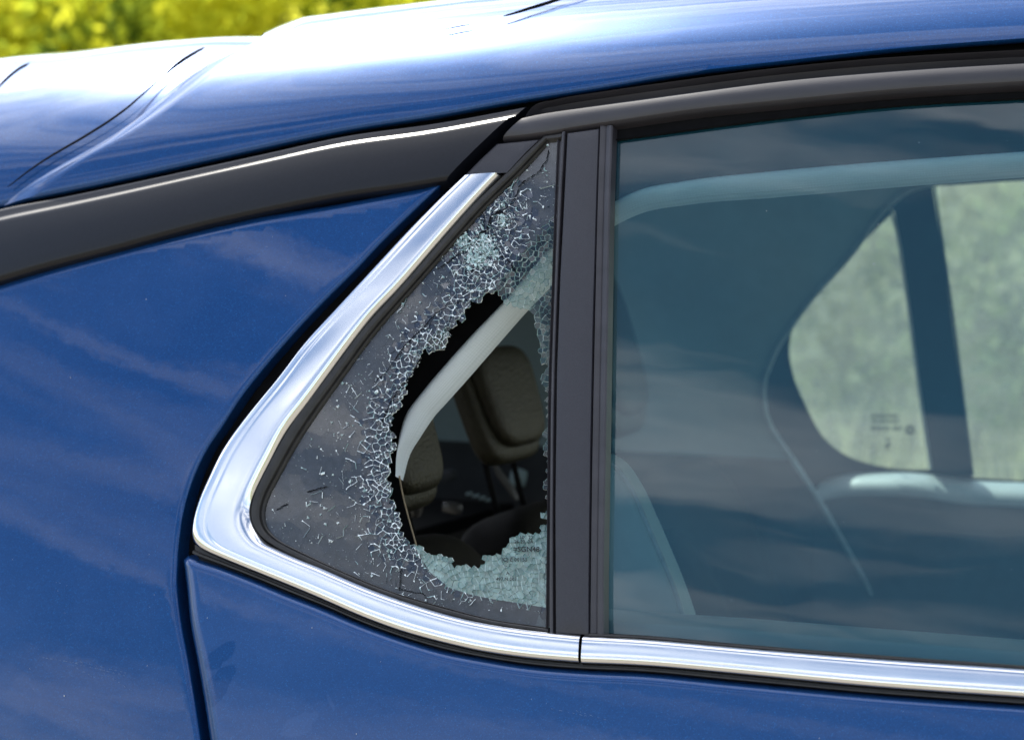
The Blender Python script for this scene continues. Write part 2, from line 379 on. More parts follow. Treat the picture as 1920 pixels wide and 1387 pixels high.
BEIGE = princ('beige_piping', (0.35, 0.28, 0.18), 0.6, 0, 0, 0.3, cnoise=(200, 0.2))
EDGE = princ('soft_edge_vinyl', (0.20, 0.25, 0.27), 0.6, 0, 0, 0.3, cnoise=(60, 0.2))
CLIP = princ('white_plastic_clip', (0.06, 0.06, 0.06), 0.4, 0, 0, 0.5, cnoise=(200, 0.1))
def make_strip():
    m, t, o = mat('ribbed_seal_cloth'); p = nn(t, 'ShaderNodeBsdfPrincipled'); p.inputs['Roughness'].default_value = 0.85
    p.inputs['Specular IOR Level'].default_value = 0.15
    uv = nn(t, 'ShaderNodeAttribute'); uv.attribute_name = 'rib'
    sp = nn(t, 'ShaderNodeSeparateXYZ'); t.links.new(uv.outputs['Vector'], sp.inputs[0])
    m1 = nn(t, 'ShaderNodeMath', operation='MULTIPLY'); m1.inputs[1].default_value = 2 * math.pi * 15; t.links.new(sp.outputs[1], m1.inputs[0])
    s1 = nn(t, 'ShaderNodeMath', operation='SINE'); t.links.new(m1.outputs[0], s1.inputs[0])
    m2 = nn(t, 'ShaderNodeMath', operation='MULTIPLY'); m2.inputs[1].default_value = 2 * math.pi * 420; t.links.new(sp.outputs[0], m2.inputs[0])
    s2 = nn(t, 'ShaderNodeMath', operation='SINE'); t.links.new(m2.outputs[0], s2.inputs[0])
    ad = nn(t, 'ShaderNodeMath', operation='MULTIPLY_ADD'); ad.inputs[1].default_value = 0.35; t.links.new(s2.outputs[0], ad.inputs[0]); t.links.new(s1.outputs[0], ad.inputs[2])
    b = nn(t, 'ShaderNodeBump'); b.inputs['Strength'].default_value = 0.22; b.inputs['Distance'].default_value = 0.0005
    t.links.new(ad.outputs[0], b.inputs['Height']); t.links.new(b.outputs[0], p.inputs['Normal'])
    r = ramp(t, ad.outputs[0], [(0.0, (0.80, 0.88, 0.91)), (1.0, (0.86, 0.93, 0.96))]); t.links.new(r.outputs[0], p.inputs['Base Color'])
    t.links.new(p.outputs[0], o.inputs[0]); return m
STRIPM = make_strip()
DOORGLASS = make_glass('tinted_door_glass', (0.70, 0.91, 0.93), 1.82, 0.12, 0.05, (0.05, 0.29, 0.42), 0.015, True)  # blue sky reflection and haze painted in as an even teal veil
FARGLASS = make_dusty('far_side_glass', (0.90, 0.96, 0.90), 0.13)
SHARDFRONT = make_glass('shard_glass', (0.90, 0.96, 0.95), 1.48, 0.028, 0.0, (0.42, 0.44, 0.5), 0.03)
FRIT = princ('black_ceramic_print', (0.020, 0.020, 0.030), 0.45, 0, 0, 0.5, cnoise=(160, 0.5))
HAZEUP = make_haze('crazed_glass_clear', (0.45, 0.60, 0.60), 0.12)
HAZEDN = make_haze('crazed_glass_milky', (0.62, 0.77, 0.75), 0.74)
FROST = princ('fracture_white', (0.80, 0.90, 0.92), 0.35, 0, 0, 0.8, cnoise=(600, 0.15))
TEAL = princ('fracture_teal', (0.30, 0.46, 0.46), 0.2, 0, 0, 0.8, cnoise=(600, 0.3))
FDARK = princ('fracture_dark', (0.02, 0.05, 0.06), 0.2, 0, 0, 0.8, cnoise=(600, 0.3))
CRUSH = princ('crushed_glass', (0.50, 0.68, 0.68), 0.3, 0, 0, 0.8, cnoise=(500, 0.45), bump=(700, 0.8, 0.001))
PRINTINK = princ('grey_print', (0.012, 0.016, 0.02), 0.6, cnoise=(900, 0.2))

# ------------------------------------------------------------------ the car
car = bpy.data.objects.new('parked_car', None); COL.objects.link(car); car.location = (0, 0, 0)
tag(car, 'dark blue car with a smashed rear quarter window and chrome window line', 'car')

# --- key lines
R0 = [(-560, 562), (-340, 482), (-140, 418), (0, 382), (20, 377), (101, 361), (226, 335), (343, 309), (480, 278), (640, 244), (807, 217), (990, 184), (1107, 166), (1280, 137), (1480, 113), (1680, 91), (1920, 72), (2140, 58), (2900, 17)]
# rear quarter panel
QP = [(-150, 582), (0, 533), (81, 508), (162, 485), (363, 434), (480, 408), (640, 382), (778, 354), (838, 340), (847, 337), (825, 352), (762, 412), (700, 474), (676, 500), (609, 567), (547, 633), (494, 695),
      (455, 745), (421, 797), (385, 853), (364, 900), (346, 962), (339, 1009), (335, 1064), (334, 1083), (339, 1146), (355, 1237), (369, 1321), (379, 1387), (400, 1520), (460, 2050), (-150, 2050)]
def smooth_open(p, n): return [tuple(q) for q in spline(p, n)]
qtop = smooth_open(QP[0:9], 60); qright = smooth_open(QP[10:30], 150)
quarter = panel('quarter_panel', qtop + [QP[9]] + qright + [QP[30], QP[31]], PAINT, car, h=0.0, roll=0.0065, flange=0.03, step=11)
# door skin
DT = [(352, 1042), (421, 1064), (486, 1089), (533, 1109), (600, 1135), (678, 1168), (756, 1196), (834, 1219), (900, 1232), (994, 1247), (1090, 1255), (1200, 1260), (1368, 1276), (1615, 1299), (1920, 1321), (2140, 1336), (2900, 1380)]
DL = [(344, 1050), (350, 1097), (357, 1167), (371, 1244), (383, 1314), (394, 1387), (415, 1520), (475, 2050)]
door = panel('rear_door', smooth_open(DT, 150) + [(2900, 2050)] + smooth_open(DL, 80)[::-1], PAINTD, car, h=0.003, roll=0.009, flange=0.03, step=11, rings=(1.5, 4, 7, 10, 14, 18, 23))
# gasket below the chrome
CH = [((866, 334), (941, 328)), ((820, 378), (893, 378)), ((778, 420), (840, 437)), ((703, 500), (751, 540)), ((631, 578), (687, 609)),
      ((566, 648), (620, 698)), ((527, 700), (580, 753)), ((463, 778), (533, 816)), ((417, 841), (505, 869)), ((388, 900), (489, 900)),
      ((368, 947), (475, 930)), ((359, 985), (468, 954)), ((357, 1010), (468, 973)), ((361, 1023), (475, 991)), ((376, 1031), (489, 1008)),
      ((424, 1052), (521, 1027)), ((486, 1077), (564, 1047)), ((545, 1101), (602, 1062)), ((605, 1126), (645, 1081)), ((680, 1159), (703, 1105)),
      ((757, 1187), (775, 1130)), ((834, 1208), (848, 1152)), ((905, 1224), (914, 1167)), ((994, 1237), (1001, 1180)), ((1088, 1245), (1091, 1189))]
CH2 = [((1093, 1246), (1097, 1190)), ((1200, 1250), (1201, 1195)), ((1368, 1265), (1368, 1210)), ((1615, 1289), (1615, 1230)), ((1920, 1311), (1920, 1251)), ((2140, 1327), (2140, 1267)), ((2900, 1374), (2900, 1314))]
ga = [a for a, b in CH[13:]] + [a for a, b in CH2[1:]]
DTs = np.array(smooth_open(DT, 400))
gb = [(x, float(np.interp(x, DTs[:, 0], DTs[:, 1])) + 3) for x, y in ga]
ribbon('chrome_gasket', [(x, y - 4) for x, y in ga], gb, [(0, -0.004), (0.35, -0.004), (0.45, 0.000), (0.62, 0.000), (0.7, -0.010), (1.0, -0.012)], RUBBER, car, n=200, h0=0.004)
# chrome mouldings
def chrome_profile():
    us = np.concatenate([np.linspace(0, 0.12, 9), np.linspace(0.14, 0.86, 34), np.linspace(0.88, 1.0, 9)])
    return [(0.0, -0.010)] + [(float(u), float(0.0064 * (1 - abs(2*u-1) ** 8) + 0.0008 * (1 - (2*u-1) ** 2) - 0.00022 * math.exp(-((u - 0.30) / 0.03) ** 2) - 0.001)) for u in us] + [(1.0, -0.010)]
c1 = ribbon('chrome_moulding', [a for a, b in CH], [b for a, b in CH], chrome_profile(), CHROME, car, n=420, h0=0.002, sh=60, sm=14)
c2 = ribbon('chrome_moulding', [a for a, b in CH2], [b for a, b in CH2], chrome_profile(), CHROME, car, n=160, h0=0.002, sh=60, sm=10)
c1['label'] = 'boomerang shaped chrome moulding round the broken window'; c2['label'] = 'straight chrome moulding under the rear door glass'
# rubber seal round the quarter window
SE = [((1022, 256), (1028, 266)), ((985, 289), (997, 302)), ((950, 326), (969, 331)), ((893, 379), (913, 386)), ((840, 438), (862, 443)), ((751, 541), (772, 544)), ((687, 610), (705, 621)), ((620, 699), (641, 708)),
      ((533, 817), (556, 831)), ((505, 870), (528, 881)), ((489, 901), (513, 909)), ((475, 931), (499, 934)), ((468, 956), (491, 958)), ((468, 974), (491, 975)), ((475, 992), (497, 991)), ((489, 1009), (509, 1004)),
      ((521, 1028), (531, 1018)), ((564, 1049), (573, 1038)), ((602, 1064), (610, 1056)), ((645, 1083), (650, 1074)), ((703, 1107), (708, 1099)), ((775, 1132), (778, 1122)), ((848, 1154), (851, 1142)), ((914, 1169), (916, 1159)),
      ((1001, 1182), (1003, 1172)), ((1030, 1186), (1030, 1176))]
qseal = ribbon('quarter_window', [a for a, b in SE], [b for a, b in SE], [(-0.1, -0.006), (0.0, -0.001), (0.10, 0.0022), (0.3, 0.0032), (0.55, 0.0030), (0.70, 0.0016), (0.76, -0.0008), (0.82, -0.0008), (0.9, 0.0004), (0.97, -0.0006), (1.0, -0.004), (1.0, -0.008)], RUBBER, car, n=300, h0=0.0, sm=14)
qseal['label'] = 'smashed quarter window in its black rubber seal'
ribbon('glass_divider_seal', [(1044, 258), (1040, 350), (1034, 525), (1028, 700), (1025, 950), (1022, 1184)], [(1064, 248), (1058, 350), (1050, 525), (1044, 700), (1041, 950), (1042, 1188)],
       [(0, -0.008), (0.0, -0.002), (0.08, 0.0006), (0.16, 0.0), (0.24, -0.0018), (0.42, -0.0015), (0.52, 0.0015), (0.62, 0.0035), (0.75, 0.0040), (0.86, 0.0032), (0.93, 0.0), (1.0, -0.006)], PLASTIC, car, n=80)
ribbon('top_corner_seal', [(1019, 257), (1040, 254), (1058, 251)], [(1026, 266), (1040, 265), (1050, 264)], [(0, -0.004), (0.1, 0.002), (0.6, 0.002), (0.9, -0.001), (1, -0.006)], RUBBER, car, n=20)
# satin pillar plate
PL = [(1064, 250), (1123, 242), (1119, 350), (1112, 600), (1107, 850), (1104, 1100), (1104, 1190), (1042, 1186), (1041, 950), (1044, 700), (1050, 525), (1059, 350)]
panel('door_pillar_plate', PL, SATIN, car, h=0.004, roll=0.0012, flange=0.01, step=24, rings=(1.0, 2.2))
ribbon('glass_channel', [(1123, 236), (1119, 350), (1113, 600), (1108, 850), (1105, 1100), (1104, 1192)], [(1151, 236), (1147, 350), (1142, 600), (1138, 850), (1134, 1100), (1134, 1192)],
       [(0, -0.006), (0.05, -0.001), (0.12, 0.0008), (0.35, 0.0), (0.45, -0.0008), (0.58, 0.0006), (0.85, 0.0012), (0.93, 0.0), (0.96, -0.004), (1.0, -0.010)], PLASTIC, car, n=80, h0=0.001)
# upper frame rail and moulding above it
RA = [((984, 222), (941, 262)), ((1003, 217), (975, 259)), ((1030, 212), (1014, 254)), ((1087, 204), (1080, 243)), ((1200, 189), (1198, 225)), ((1280, 178), (1280, 213)), ((1480, 152), (1480, 192)), ((1680, 135), (1680, 173)), ((1920, 120), (1920, 158)), ((2140, 110), (2140, 148)), ((2900, 81), (2900, 119))]
ribbon('upper_frame_rail', [a for a, b in RA], [b for a, b in RA], [(0, -0.012), (0.0, -0.002), (0.03, 0.0012), (0.08, 0.0028), (0.25, 0.0038), (0.5, 0.0042), (0.75, 0.0034), (0.9, 0.0018), (0.97, -0.0005), (1.0, -0.004), (1.02, -0.012)], PLASTIC, car, n=160, h0=0.003)
UM = [((987, 219), (985, 223)), ((996, 206), (994, 220)), ((1009, 196), (1009, 217)), ((1022, 192), (1022, 215)), ((1036, 190), (1036, 212)), ((1044, 188), (1044, 211)), ((1134, 173), (1134, 198)), ((1280, 152), (1280, 179)), ((1440, 131), (1440, 158)), ((1597, 115), (1597, 143)), ((1920, 95), (1920, 121)), ((2140, 84), (2140, 111)), ((2900, 52), (2900, 82))]
ribbon('drip_moulding', [a for a, b in UM], [b for a, b in UM], [(0, -0.010), (0.0, 0.001), (0.04, 0.0022), (0.09, 0.0008), (0.2, -0.006), (0.5, -0.010), (0.85, -0.011), (1.0, -0.011)], PLASTIC, car, n=200, h0=0.0)
# sail plate over the chrome end
panel('sail_plate', [(932, 270), (975, 266), (1012, 262), (985, 288), (951, 325), (944, 325), (900, 329), (868, 333), (900, 300)], SATIN, car, h=0.0035, roll=0.0012, flange=0.008, step=20, rings=(1, 2.2))
# gloss black band above the quarter panel
BT = [((-140, 424), (-140, 567)), ((0, 384), (0, 523)), ((81, 369), (81, 499)), ((202, 344), (202, 468)), ((363, 309), (363, 424)), ((500, 279), (500, 393)), ((640, 248), (632, 367)), ((807, 225), (750, 350)), ((981, 193), (834, 336))]
ribbon('side_trim_band', [a for a, b in BT], [b for a, b in BT], [(0, -0.03), (0.0, -0.0085), (0.012, -0.0076), (0.05, -0.0070), (0.11, -0.0064), (0.13, -0.0059), (0.145, -0.0050), (0.16, -0.0038), (0.175, -0.0026), (0.19, -0.0015), (0.205, -0.0008), (0.225, -0.0004), (0.26, -0.0001), (0.4, 0.0006), (0.6, 0.0009), (0.8, 0.0005), (0.93, -0.0003), (0.975, -0.0014), (1.0, -0.005), (1.0, -0.02)], GLOSSBLACK, car, n=240, h0=0.0095, sh=50, sm=30)
tube('bead_line', [unproj([p], -0.012)[0] for p in [(990, 204), (972, 214), (960, 224), (945, 232), (900, 272), (868, 305), (846, 333)]], 0.0012, RUBBER, car, n=50, seg=6)
# door glass
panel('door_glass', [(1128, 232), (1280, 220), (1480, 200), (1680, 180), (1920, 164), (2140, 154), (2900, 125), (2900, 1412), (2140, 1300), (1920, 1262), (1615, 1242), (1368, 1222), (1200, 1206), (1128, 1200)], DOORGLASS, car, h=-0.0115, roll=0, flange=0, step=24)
ribbon('glass_run_seal', [(1140, 230), (1280, 211), (1480, 190), (1680, 171), (1920, 156), (2140, 146), (2900, 117)], [(1150, 257), (1280, 239), (1480, 213), (1680, 192), (1920, 178), (2140, 168), (2900, 139)], [(0, -0.002), (0.1, -0.003), (0.12, -0.009), (0.85, -0.0095), (0.97, -0.006), (1.0, -0.0085)], DARK, car, n=80, h0=0.0)
ribbon('belt_seal', [(1096, 1184), (1200, 1189), (1368, 1204), (1615, 1224), (1920, 1246), (2140, 1262), (2900, 1309)], [(1096, 1193), (1200, 1198), (1368, 1213), (1615, 1233), (1920, 1254), (2140, 1270), (2900, 1317)], [(0, -0.012), (0.0, -0.004), (0.3, -0.001), (0.7, 0.0), (1.0, -0.004)], RUBBER, car, n=100, h0=0.004)

# body shell behind the outer skin: black, with the window openings cut out
QG = [tuple(q) for q in spline([b for a, b in SE], 120)] + [(1038, 1178), (1042, 950), (1044, 700), (1046, 525), (1050, 350), (1053, 260), (1030, 262)]
shell_out = [(-160, 395), (480, 270), (980, 182), (1500, 100), (2150, 60), (2920, 30), (2920, 2060), (-160, 2060)]
DG_open = [(1140, 262), (1280, 236), (1480, 210), (1680, 190), (1920, 176), (2880, 140), (2880, 1330), (2135, 1262), (1920, 1248), (1615, 1226), (1368, 1206), (1140, 1186)]
QG_in = [(1026, 275), (985, 316), (903, 402), (772, 553), (705, 632), (641, 716), (560, 834), (532, 884), (517, 910), (503, 936), (496, 958), (500, 984), (514, 1000), (560, 1028), (650, 1068), (778, 1115), (916, 1152), (1036, 1172), (1040, 950), (1044, 525), (1050, 268)]
panel('body_shell', shell_out, DARK, car, h=-0.022, roll=0, flange=0, step=40, holes=[QG_in, DG_open])

# hair scratches
def scratch(parent, segs, h):
    V, fc = [], []
    for (x0, y0), (x1, y1) in segs:
        L_ = math.hypot(x1 - x0, y1 - y0); t = 0.0
        while t < 1:
            dl = random.uniform(2, 9) / L_; a, b = t, min(1, t + dl); t = b + random.uniform(1, 10) / L_
            n = np.array([-(y1 - y0), x1 - x0]) / L_ * 0.32; p, q = np.array([x0 + (x1 - x0) * a, y0 + (y1 - y0) * a]) + RNG.normal(0, .5, 2), np.array([x0 + (x1 - x0) * b, y0 + (y1 - y0) * b]) + RNG.normal(0, .5, 2)
            o = len(V); V += list(unproj(np.array([p - n, q, p + n]), h)); fc.append((o, o + 1, o + 2))
    so = mesh_obj('scratches', V, fc, SCRM, parent, smooth=False); fix_normals(so); so['kind'] = 'stuff'
SCRM = princ('scratch_white', (0.16, 0.24, 0.40), 0.6, cnoise=(900, 0.3))
scratch(quarter, [((80, 1232), (150, 1243)), ((120, 1238), (235, 1266)), ((135, 1246), (182, 1272)), ((195, 1262), (248, 1294)), ((150, 1240), (240, 1262)), ((105, 1091), (128, 1098))], 0.0006)
scratch(door, [((1034, 1328), (1105, 1342)), ((1080, 1332), (1140, 1350))], 0.0036)
# --- roof and spoiler
R0s = np.array(spline(R0, 500))
E3 = unproj(R0s, 0.0); WR = 0.30
def roof_pts(X, t, H, inset=0.0):
    e = np.stack([np.interp(X, E3[:, 0], E3[:, k]) for k in range(3)], -1)
    e[:, 0] = X
    s, c = np.sin(t), np.cos(t)
    return e + np.stack([0 * X, inset + WR * (math.cos(T0) - c), H * (s - math.sin(T0))], -1)
T0 = math.radians(9); 
def solve_H(sil, Xs):
    sil = np.array(spline(sil, 300)); out_ = []
    for X in Xs:
        lo, hi = 0.02, 0.30
        for _ in range(30):
            H = 0.5 * (lo + hi); ts = np.linspace(1.0, 1.75, 40)
            q = proj(roof_pts(np.full(40, X), ts, H)); j = np.argmin(q[:, 1]); ys = np.interp(q[j, 0], sil[:, 0], sil[:, 1])
            if q[j, 1] > ys: lo = H
            else: hi = H
        out_.append(H)
    return np.array(out_)
SIL = [(380, 84), (430, 74), (476, 62), (505, 48), (565, 34), (640, 24), (740, 11), (847, -2), (1000, -18), (1300, -42), (1700, -65), (2300, -90)]
SILS = [(-200, 130), (0, 108), (74, 100), (137, 95), (294, 77), (420, 67), (520, 66), (700, 66)]
XX = np.linspace(E3[:, 0].min(), E3[:, 0].max(), 90)
HR = solve_H(SIL, XX)
pr = np.array([proj(roof_pts(np.array([x]), np.array([1.5]), h))[0, 0] for x, h in zip(XX, HR)])
ok_ = (pr > 560); HR = np.where(ok_, HR, HR[ok_][0] + (XX - XX[ok_][0]) * 0.0)
HS = solve_H(SILS, XX); 
RIDGE = [(-6, 384), (2, 375), (25, 354), (98, 305), (172, 263), (245, 214), (294, 175), (343, 133), (397, 97), (440, 78), (476, 62), (500, 40)]
RID = np.array(spline(RIDGE, 300))
def roof_sheet(name, HH, side, inset, mat_, nt_=46, nx=150, x0=None, x1=None, tmax=1.62):
    ts = np.concatenate([np.linspace(T0, tmax, nt_)]); rows = []
    for t in ts:
        Xc = np.linspace(XX[0], XX[-1], 600); Hc = np.interp(Xc, XX, HH)
        q = proj(roof_pts(Xc, np.full(600, t), Hc, inset))
        xr = np.interp(q[:, 1], RID[::-1, 1], RID[::-1, 0])
        k = np.argmax(q[:, 0] > xr) if (q[:, 0] > xr).any() else 0
        if k > 0:
            g0, g1 = q[k-1, 0] - xr[k-1], q[k, 0] - xr[k]; Xe = Xc[k-1] + (Xc[k] - Xc[k-1]) * (-g0) / (g1 - g0)
        else: Xe = Xc[0]
        if side > 0:
            s = np.concatenate([[0, .0008, .003, .007, .011, .015, .020, .025, .030, .034, .037], np.linspace(.04, 1, nx) * 1.0])
            X = Xe + s[:11].tolist() + [] if False else np.concatenate([Xe + s[:11], Xe + .04 + (XX[-1] - Xe - .04) * np.linspace(0, 1, nx)])
            P = roof_pts(X, np.full(len(X), t), np.interp(X, XX, HH), inset)
            d = X - Xe; r = 0.050; tt = np.clip(1 - d / r, 0, 1); drop = 0.0095 * tt ** 1.15
            P = P + np.array([0, math.cos(t), -math.sin(t)]) * drop[:, None]
        else:
            X = np.linspace(XX[0], Xe + 0.055, 90); P = roof_pts(X, np.full(90, t), np.interp(X, XX, HH), inset)
        rows.append(P)
    R = np.array(rows); n0, n1 = R.shape[:2]
    # lower edge turned inward under the roof skin
    low = [R[0] + np.array([0, 0.0015, -0.0022]), R[0] + np.array([0, 0.006, -0.0035]), R[0] + np.array([0, 0.03, -0.002])]
    R = np.concatenate([np.array(low[::-1]), R], 0)
    # far half of the roof
    if side > 0:
        top = R[-1]; extra = [top + np.array([0, dy, dz]) for dy, dz in ((0.15, 0.004), (0.4, 0.008), (0.65, 0.004))]
        mir = R[3:][::-1].copy(); mir[:, :, 1] = CARW - mir[:, :, 1]
        R = np.concatenate([R, np.array(extra), mir], 0)
    V = R.reshape(-1, 3)
    o = mesh_obj(name, V, grid_faces(R.shape[0], R.shape[1]), mat_, car); fix_normals(o); sharp(o, 55)
    return o, R
roof, RG = roof_sheet('roof', HR, 1, 0.0, PAINT)
spo, SG = roof_sheet('roof_spoiler', HS, -1, 0.009, PAINT)
# seams lying on the roof
def on_grid(R, px):
    q = proj(R.reshape(-1, 3)); V = R.reshape(-1, 3); o = []
    for p in px:
        d = np.linalg.norm(q - np.array(p), axis=1); dep = (V - CAM) @ f3; d = d + np.where(dep > 2.75, 50, 0)
        i = np.argsort(d)[:6]; w_ = 1 / (d[i] + 0.3); o.append((V[i] * w_[:, None]).sum(0) / w_.sum())
    return np.array(o)
def seam(name, R, px, wid, mat_=DARK, lift=0.0012):
    c = on_grid(R, [tuple(p) for p in spline(px, 24)]); n = len(c)
    c = np.array([c[max(0, i-2):i+3].mean(0) for i in range(n)])
    V = []; v = f3
    for i in range(n):
        T = c[min(n-1, i+1)] - c[max(0, i-1)]; T /= np.linalg.norm(T) + 1e-9; s = np.cross(T, v); s /= np.linalg.norm(s)
        ww = wid * math.sin(math.pi * (i + 0.6) / (n + 0.2)) ** 0.6
        b = c[i] + np.array([0, -lift, lift])
        for a, hh in ((-1, -0.0012), (-0.6, 0.0), (0.6, 0.0), (1, -0.0012)): V.append(b + s * ww * a - v * hh)
    o = mesh_obj(name, V, grid_faces(n, 4), mat_, car); fix_normals(o); return o
seam('roof_seam', RG[:43], [(940, 42), (973, 32), (1020, 17), (1073, 1), (1120, -12)], 0.0017, lift=0.004)
seam('roof_seam', RG[:43], [(833, 63), (860, 57), (885, 52)], 0.0006, lift=0.003)
seam('spoiler_seam', SG, [(6, 370), (60, 327), (120, 289), (172, 259), (243, 210), (288, 171), (326, 139)], 0.0013, lift=0.0045)
seam('spoiler_seam', SG[:40], [(312, 151), (336, 131), (364, 112), (392, 96)], 0.0019, lift=0.005)
seam('tailgate_gap', SG, [(-8, 172), (0, 163), (18, 145), (45, 126), (78, 113)], 0.0018)

# --- inner parts on the near side
inner_out = [(430, 1250), (430, 700), (900, 250), (1100, 205), (2150, 90), (2150, 300)]
STL = [(1920, 285), (1703, 300), (1453, 321), (1287, 340), (1203, 356), (1149, 381), (1090, 412), (1040, 455), (1000, 502), (946, 566), (887, 627), (831, 689), (790, 738), (762, 777), (749, 823), (746, 860), (750, 897)]
STR = [(1920, 329), (1703, 346), (1453, 367), (1287, 381), (1203, 396), (1149, 421), (1100, 455), (1070, 490), (1035, 530), (983, 584), (925, 650), (869, 714), (835, 752), (810, 780), (784, 819), (765, 851), (752, 899)]
STL = [(2900, 236), (2140, 272)] + STL; STR = [(2900, 288), (2140, 317)] + STR
HIN = -0.065
ns = 260
stpair = spline(np.hstack([np.array(STL, float), np.array(STR, float)]), ns)
Pa, Pb = unproj(stpair[:, :2], HIN), unproj(stpair[:, 2:], HIN - 0.012)
Nn = normal_near(Pa); prof = [(u, 0.011 * math.sin(math.pi * min(1, max(0, u))) ** 0.7 - (0.004 if u in (0, 1) else 0)) for u in np.linspace(0, 1, 13)]
SV = np.stack([Pa + (Pb - Pa) * u + Nn * h for u, h in prof], 1)
strip = mesh_obj('aperture_seal', SV.reshape(-1, 3), grid_faces(ns, 13), STRIPM, car); fix_normals(strip)
at = strip.data.attributes.new('rib', 'FLOAT_VECTOR', 'POINT')
at.data.foreach_set('vector', np.array([(i / ns, j / 12, 0) for i in range(ns) for j in range(13)], dtype=np.float32).ravel())
# black inner frame from the glass edge to the seal
lip = [tuple(p + 3) for p in spline(STL, 90)]
panel('inner_frame', [(2890, 60), (2150, 100), (1100, 190), (900, 240), (430, 700), (430, 1250), (830, 1250), (790, 1075), (781, 1024), (764, 960), (752, 899)] + [(float(a), float(b)) for a, b in lip[::-1]], INNER, car, h=HIN - 0.004, roll=0, flange=0, step=40)
tube('trim_piping', [unproj([p], HIN + 0.002)[0] for p in [(749, 892), (752, 912), (762, 955), (772, 992), (781, 1024), (792, 1066)]], 0.0009, BEIGE, car, n=30, seg=6)
# specks of dust
DUSTM = princ('pale_dust_speck', (0.5, 0.52, 0.55), 0.8, cnoise=(900, 0.3))
def specks(parent, poly, h, n, S_=0.55):
    c = RNG.uniform((min(p[0] for p in poly), min(p[1] for p in poly)), (max(p[0] for p in poly), max(p[1] for p in poly)), (n * 4, 2)); c = c[inpoly(c, poly)][:n]
    V, fc = [], []
    for p in c:
        k = 5; r = S_ * RNG.gamma(1.5, 0.5); a = RNG.uniform(0, 6.28); q = np.array([p + r * RNG.uniform(.4, 1.1) * np.array([math.cos(a + 6.283 * i / k), math.sin(a + 6.283 * i / k)]) for i in range(k)])
        o = len(V); V += list(unproj(q, h)); fc.append(tuple(range(o, o + k)))
    so = mesh_obj('dust_specks', V, fc, DUSTM, parent, smooth=False); fix_normals(so); so['kind'] = 'stuff'
specks(quarter, [(5, 560), (480, 430), (700, 430), (420, 740), (320, 980), (310, 1380), (5, 1380)], 0.0006, 70)
specks(door, [(380, 1090), (760, 1240), (1200, 1290), (1910, 1350), (1910, 1385), (410, 1385)], 0.0036, 45)
specks(car, [(1160, 280), (1900, 200), (1900, 1220), (1150, 1160)], -0.0105, 130, 0.4)
# inner belt of the near door (visible as the teal band at the glass foot)
panel('door_inner_sill', [(1100, 1158), (1200, 1165), (1368, 1176), (1615, 1196), (1920, 1220), (2140, 1236), (2900, 1283), (2140, 1400), (1100, 1330)], TRIM, car, h=-0.055, roll=0.004, flange=0.05, step=30)

# --- far side
def far_panel(name, outl, mat_, yoff, holes=(), step=40, thick=0.02):
    return panel(name, outl, mat_, car, h=yoff, roll=0, flange=-thick, step=step, holes=holes, S=S_far)
AP = [(2900, 285), (2160, 322), (1920, 333), (1800, 341), (1737, 346), (1694, 362), (1666, 385), (1595, 477), (1508, 577), (1486, 608), (1446, 675), (1430, 732), (1435, 776), (1456, 819), (1486, 862)]
APs = [tuple(p) for p in spline(AP, 90)]
far_panel('far_pillar_trim', [(500, 60), (2900, 0), (2900, 284)] + APs + [(1150, 845), (500, 805)], TRIM, 0.085, thick=0.03)
far_panel('far_lower_trim', [(500, 790), (1150, 832), (1490, 856), (1530, 930), (1620, 1080), (1760, 1400), (1760, 1750), (500, 1750)], TRIMDK, 0.080, thick=0.03)
tube('far_aperture_seal', [unproj([p], 0.088, S_far)[0] for p in AP + [(1530, 930), (1620, 1080), (1700, 1240)]], 0.0045, EDGE, car, n=120, seg=8)
FQ = [(1668, 388), (1677, 396), (1700, 560), (1724, 735), (1746, 880), (1700, 880), (1638, 871), (1586, 853), (1547, 823), (1512, 762), (1487, 702), (1480, 652), (1487, 615), (1508, 577), (1595, 477)]
FQs = [tuple(p) for p in spline(FQ[4:], 70)] + FQ[1:4]
FD = [(1748, 350), (1768, 475), (1787, 616), (1806, 760), (1824, 895), (1920, 901), (2240, 925), (2890, 974), (2890, 276), (2240, 312), (1920, 330)]
far_panel('far_door_frame', [(1340, 270), (2960, 120), (2960, 1750), (1340, 1750)], INNER, 0.022, holes=[FQs, FD], step=40, thick=0.018)
tube('far_glass_edge', [unproj([p], 0.024, S_far)[0] for p in [(1670, 390), (1678, 420), (1701, 560), (1724, 735), (1745, 878)]], 0.0024, SILL, car, n=40, seg=8)
tube('far_channel_edge', [unproj([p], 0.024, S_far)[0] for p in [(1752, 350), (1770, 475), (1790, 616), (1808, 760), (1824, 890)]], 0.0020, TRIMDK, car, n=40, seg=8)
panel('far_quarter_glass', [(1430, 340), (1760, 340), (1775, 910), (1430, 910)], FARGLASS, car, h=0.004, roll=0, flange=0, step=60, S=S_far)
panel('far_door_glass', [(1735, 320), (2950, 200), (2950, 1040), (1805, 940)], FARGLASS, car, h=0.0, roll=0, flange=0, step=60, S=S_far)
ribbon('far_sill', [(1540, 905), (1580, 889), (1660, 884), (1746, 886), (1820, 896), (1920, 902), (2240, 925)], [(1570, 985), (1600, 965), (1660, 955), (1746, 955), (1820, 962), (1920, 968), (2240, 990)],
       [(0, 0.0), (0.05, 0.012), (0.15, 0.028), (0.3, 0.042), (0.5, 0.052), (0.75, 0.058), (1.0, 0.060)], SILL, car, n=90, h0=0.02, S=S_far) if False else None
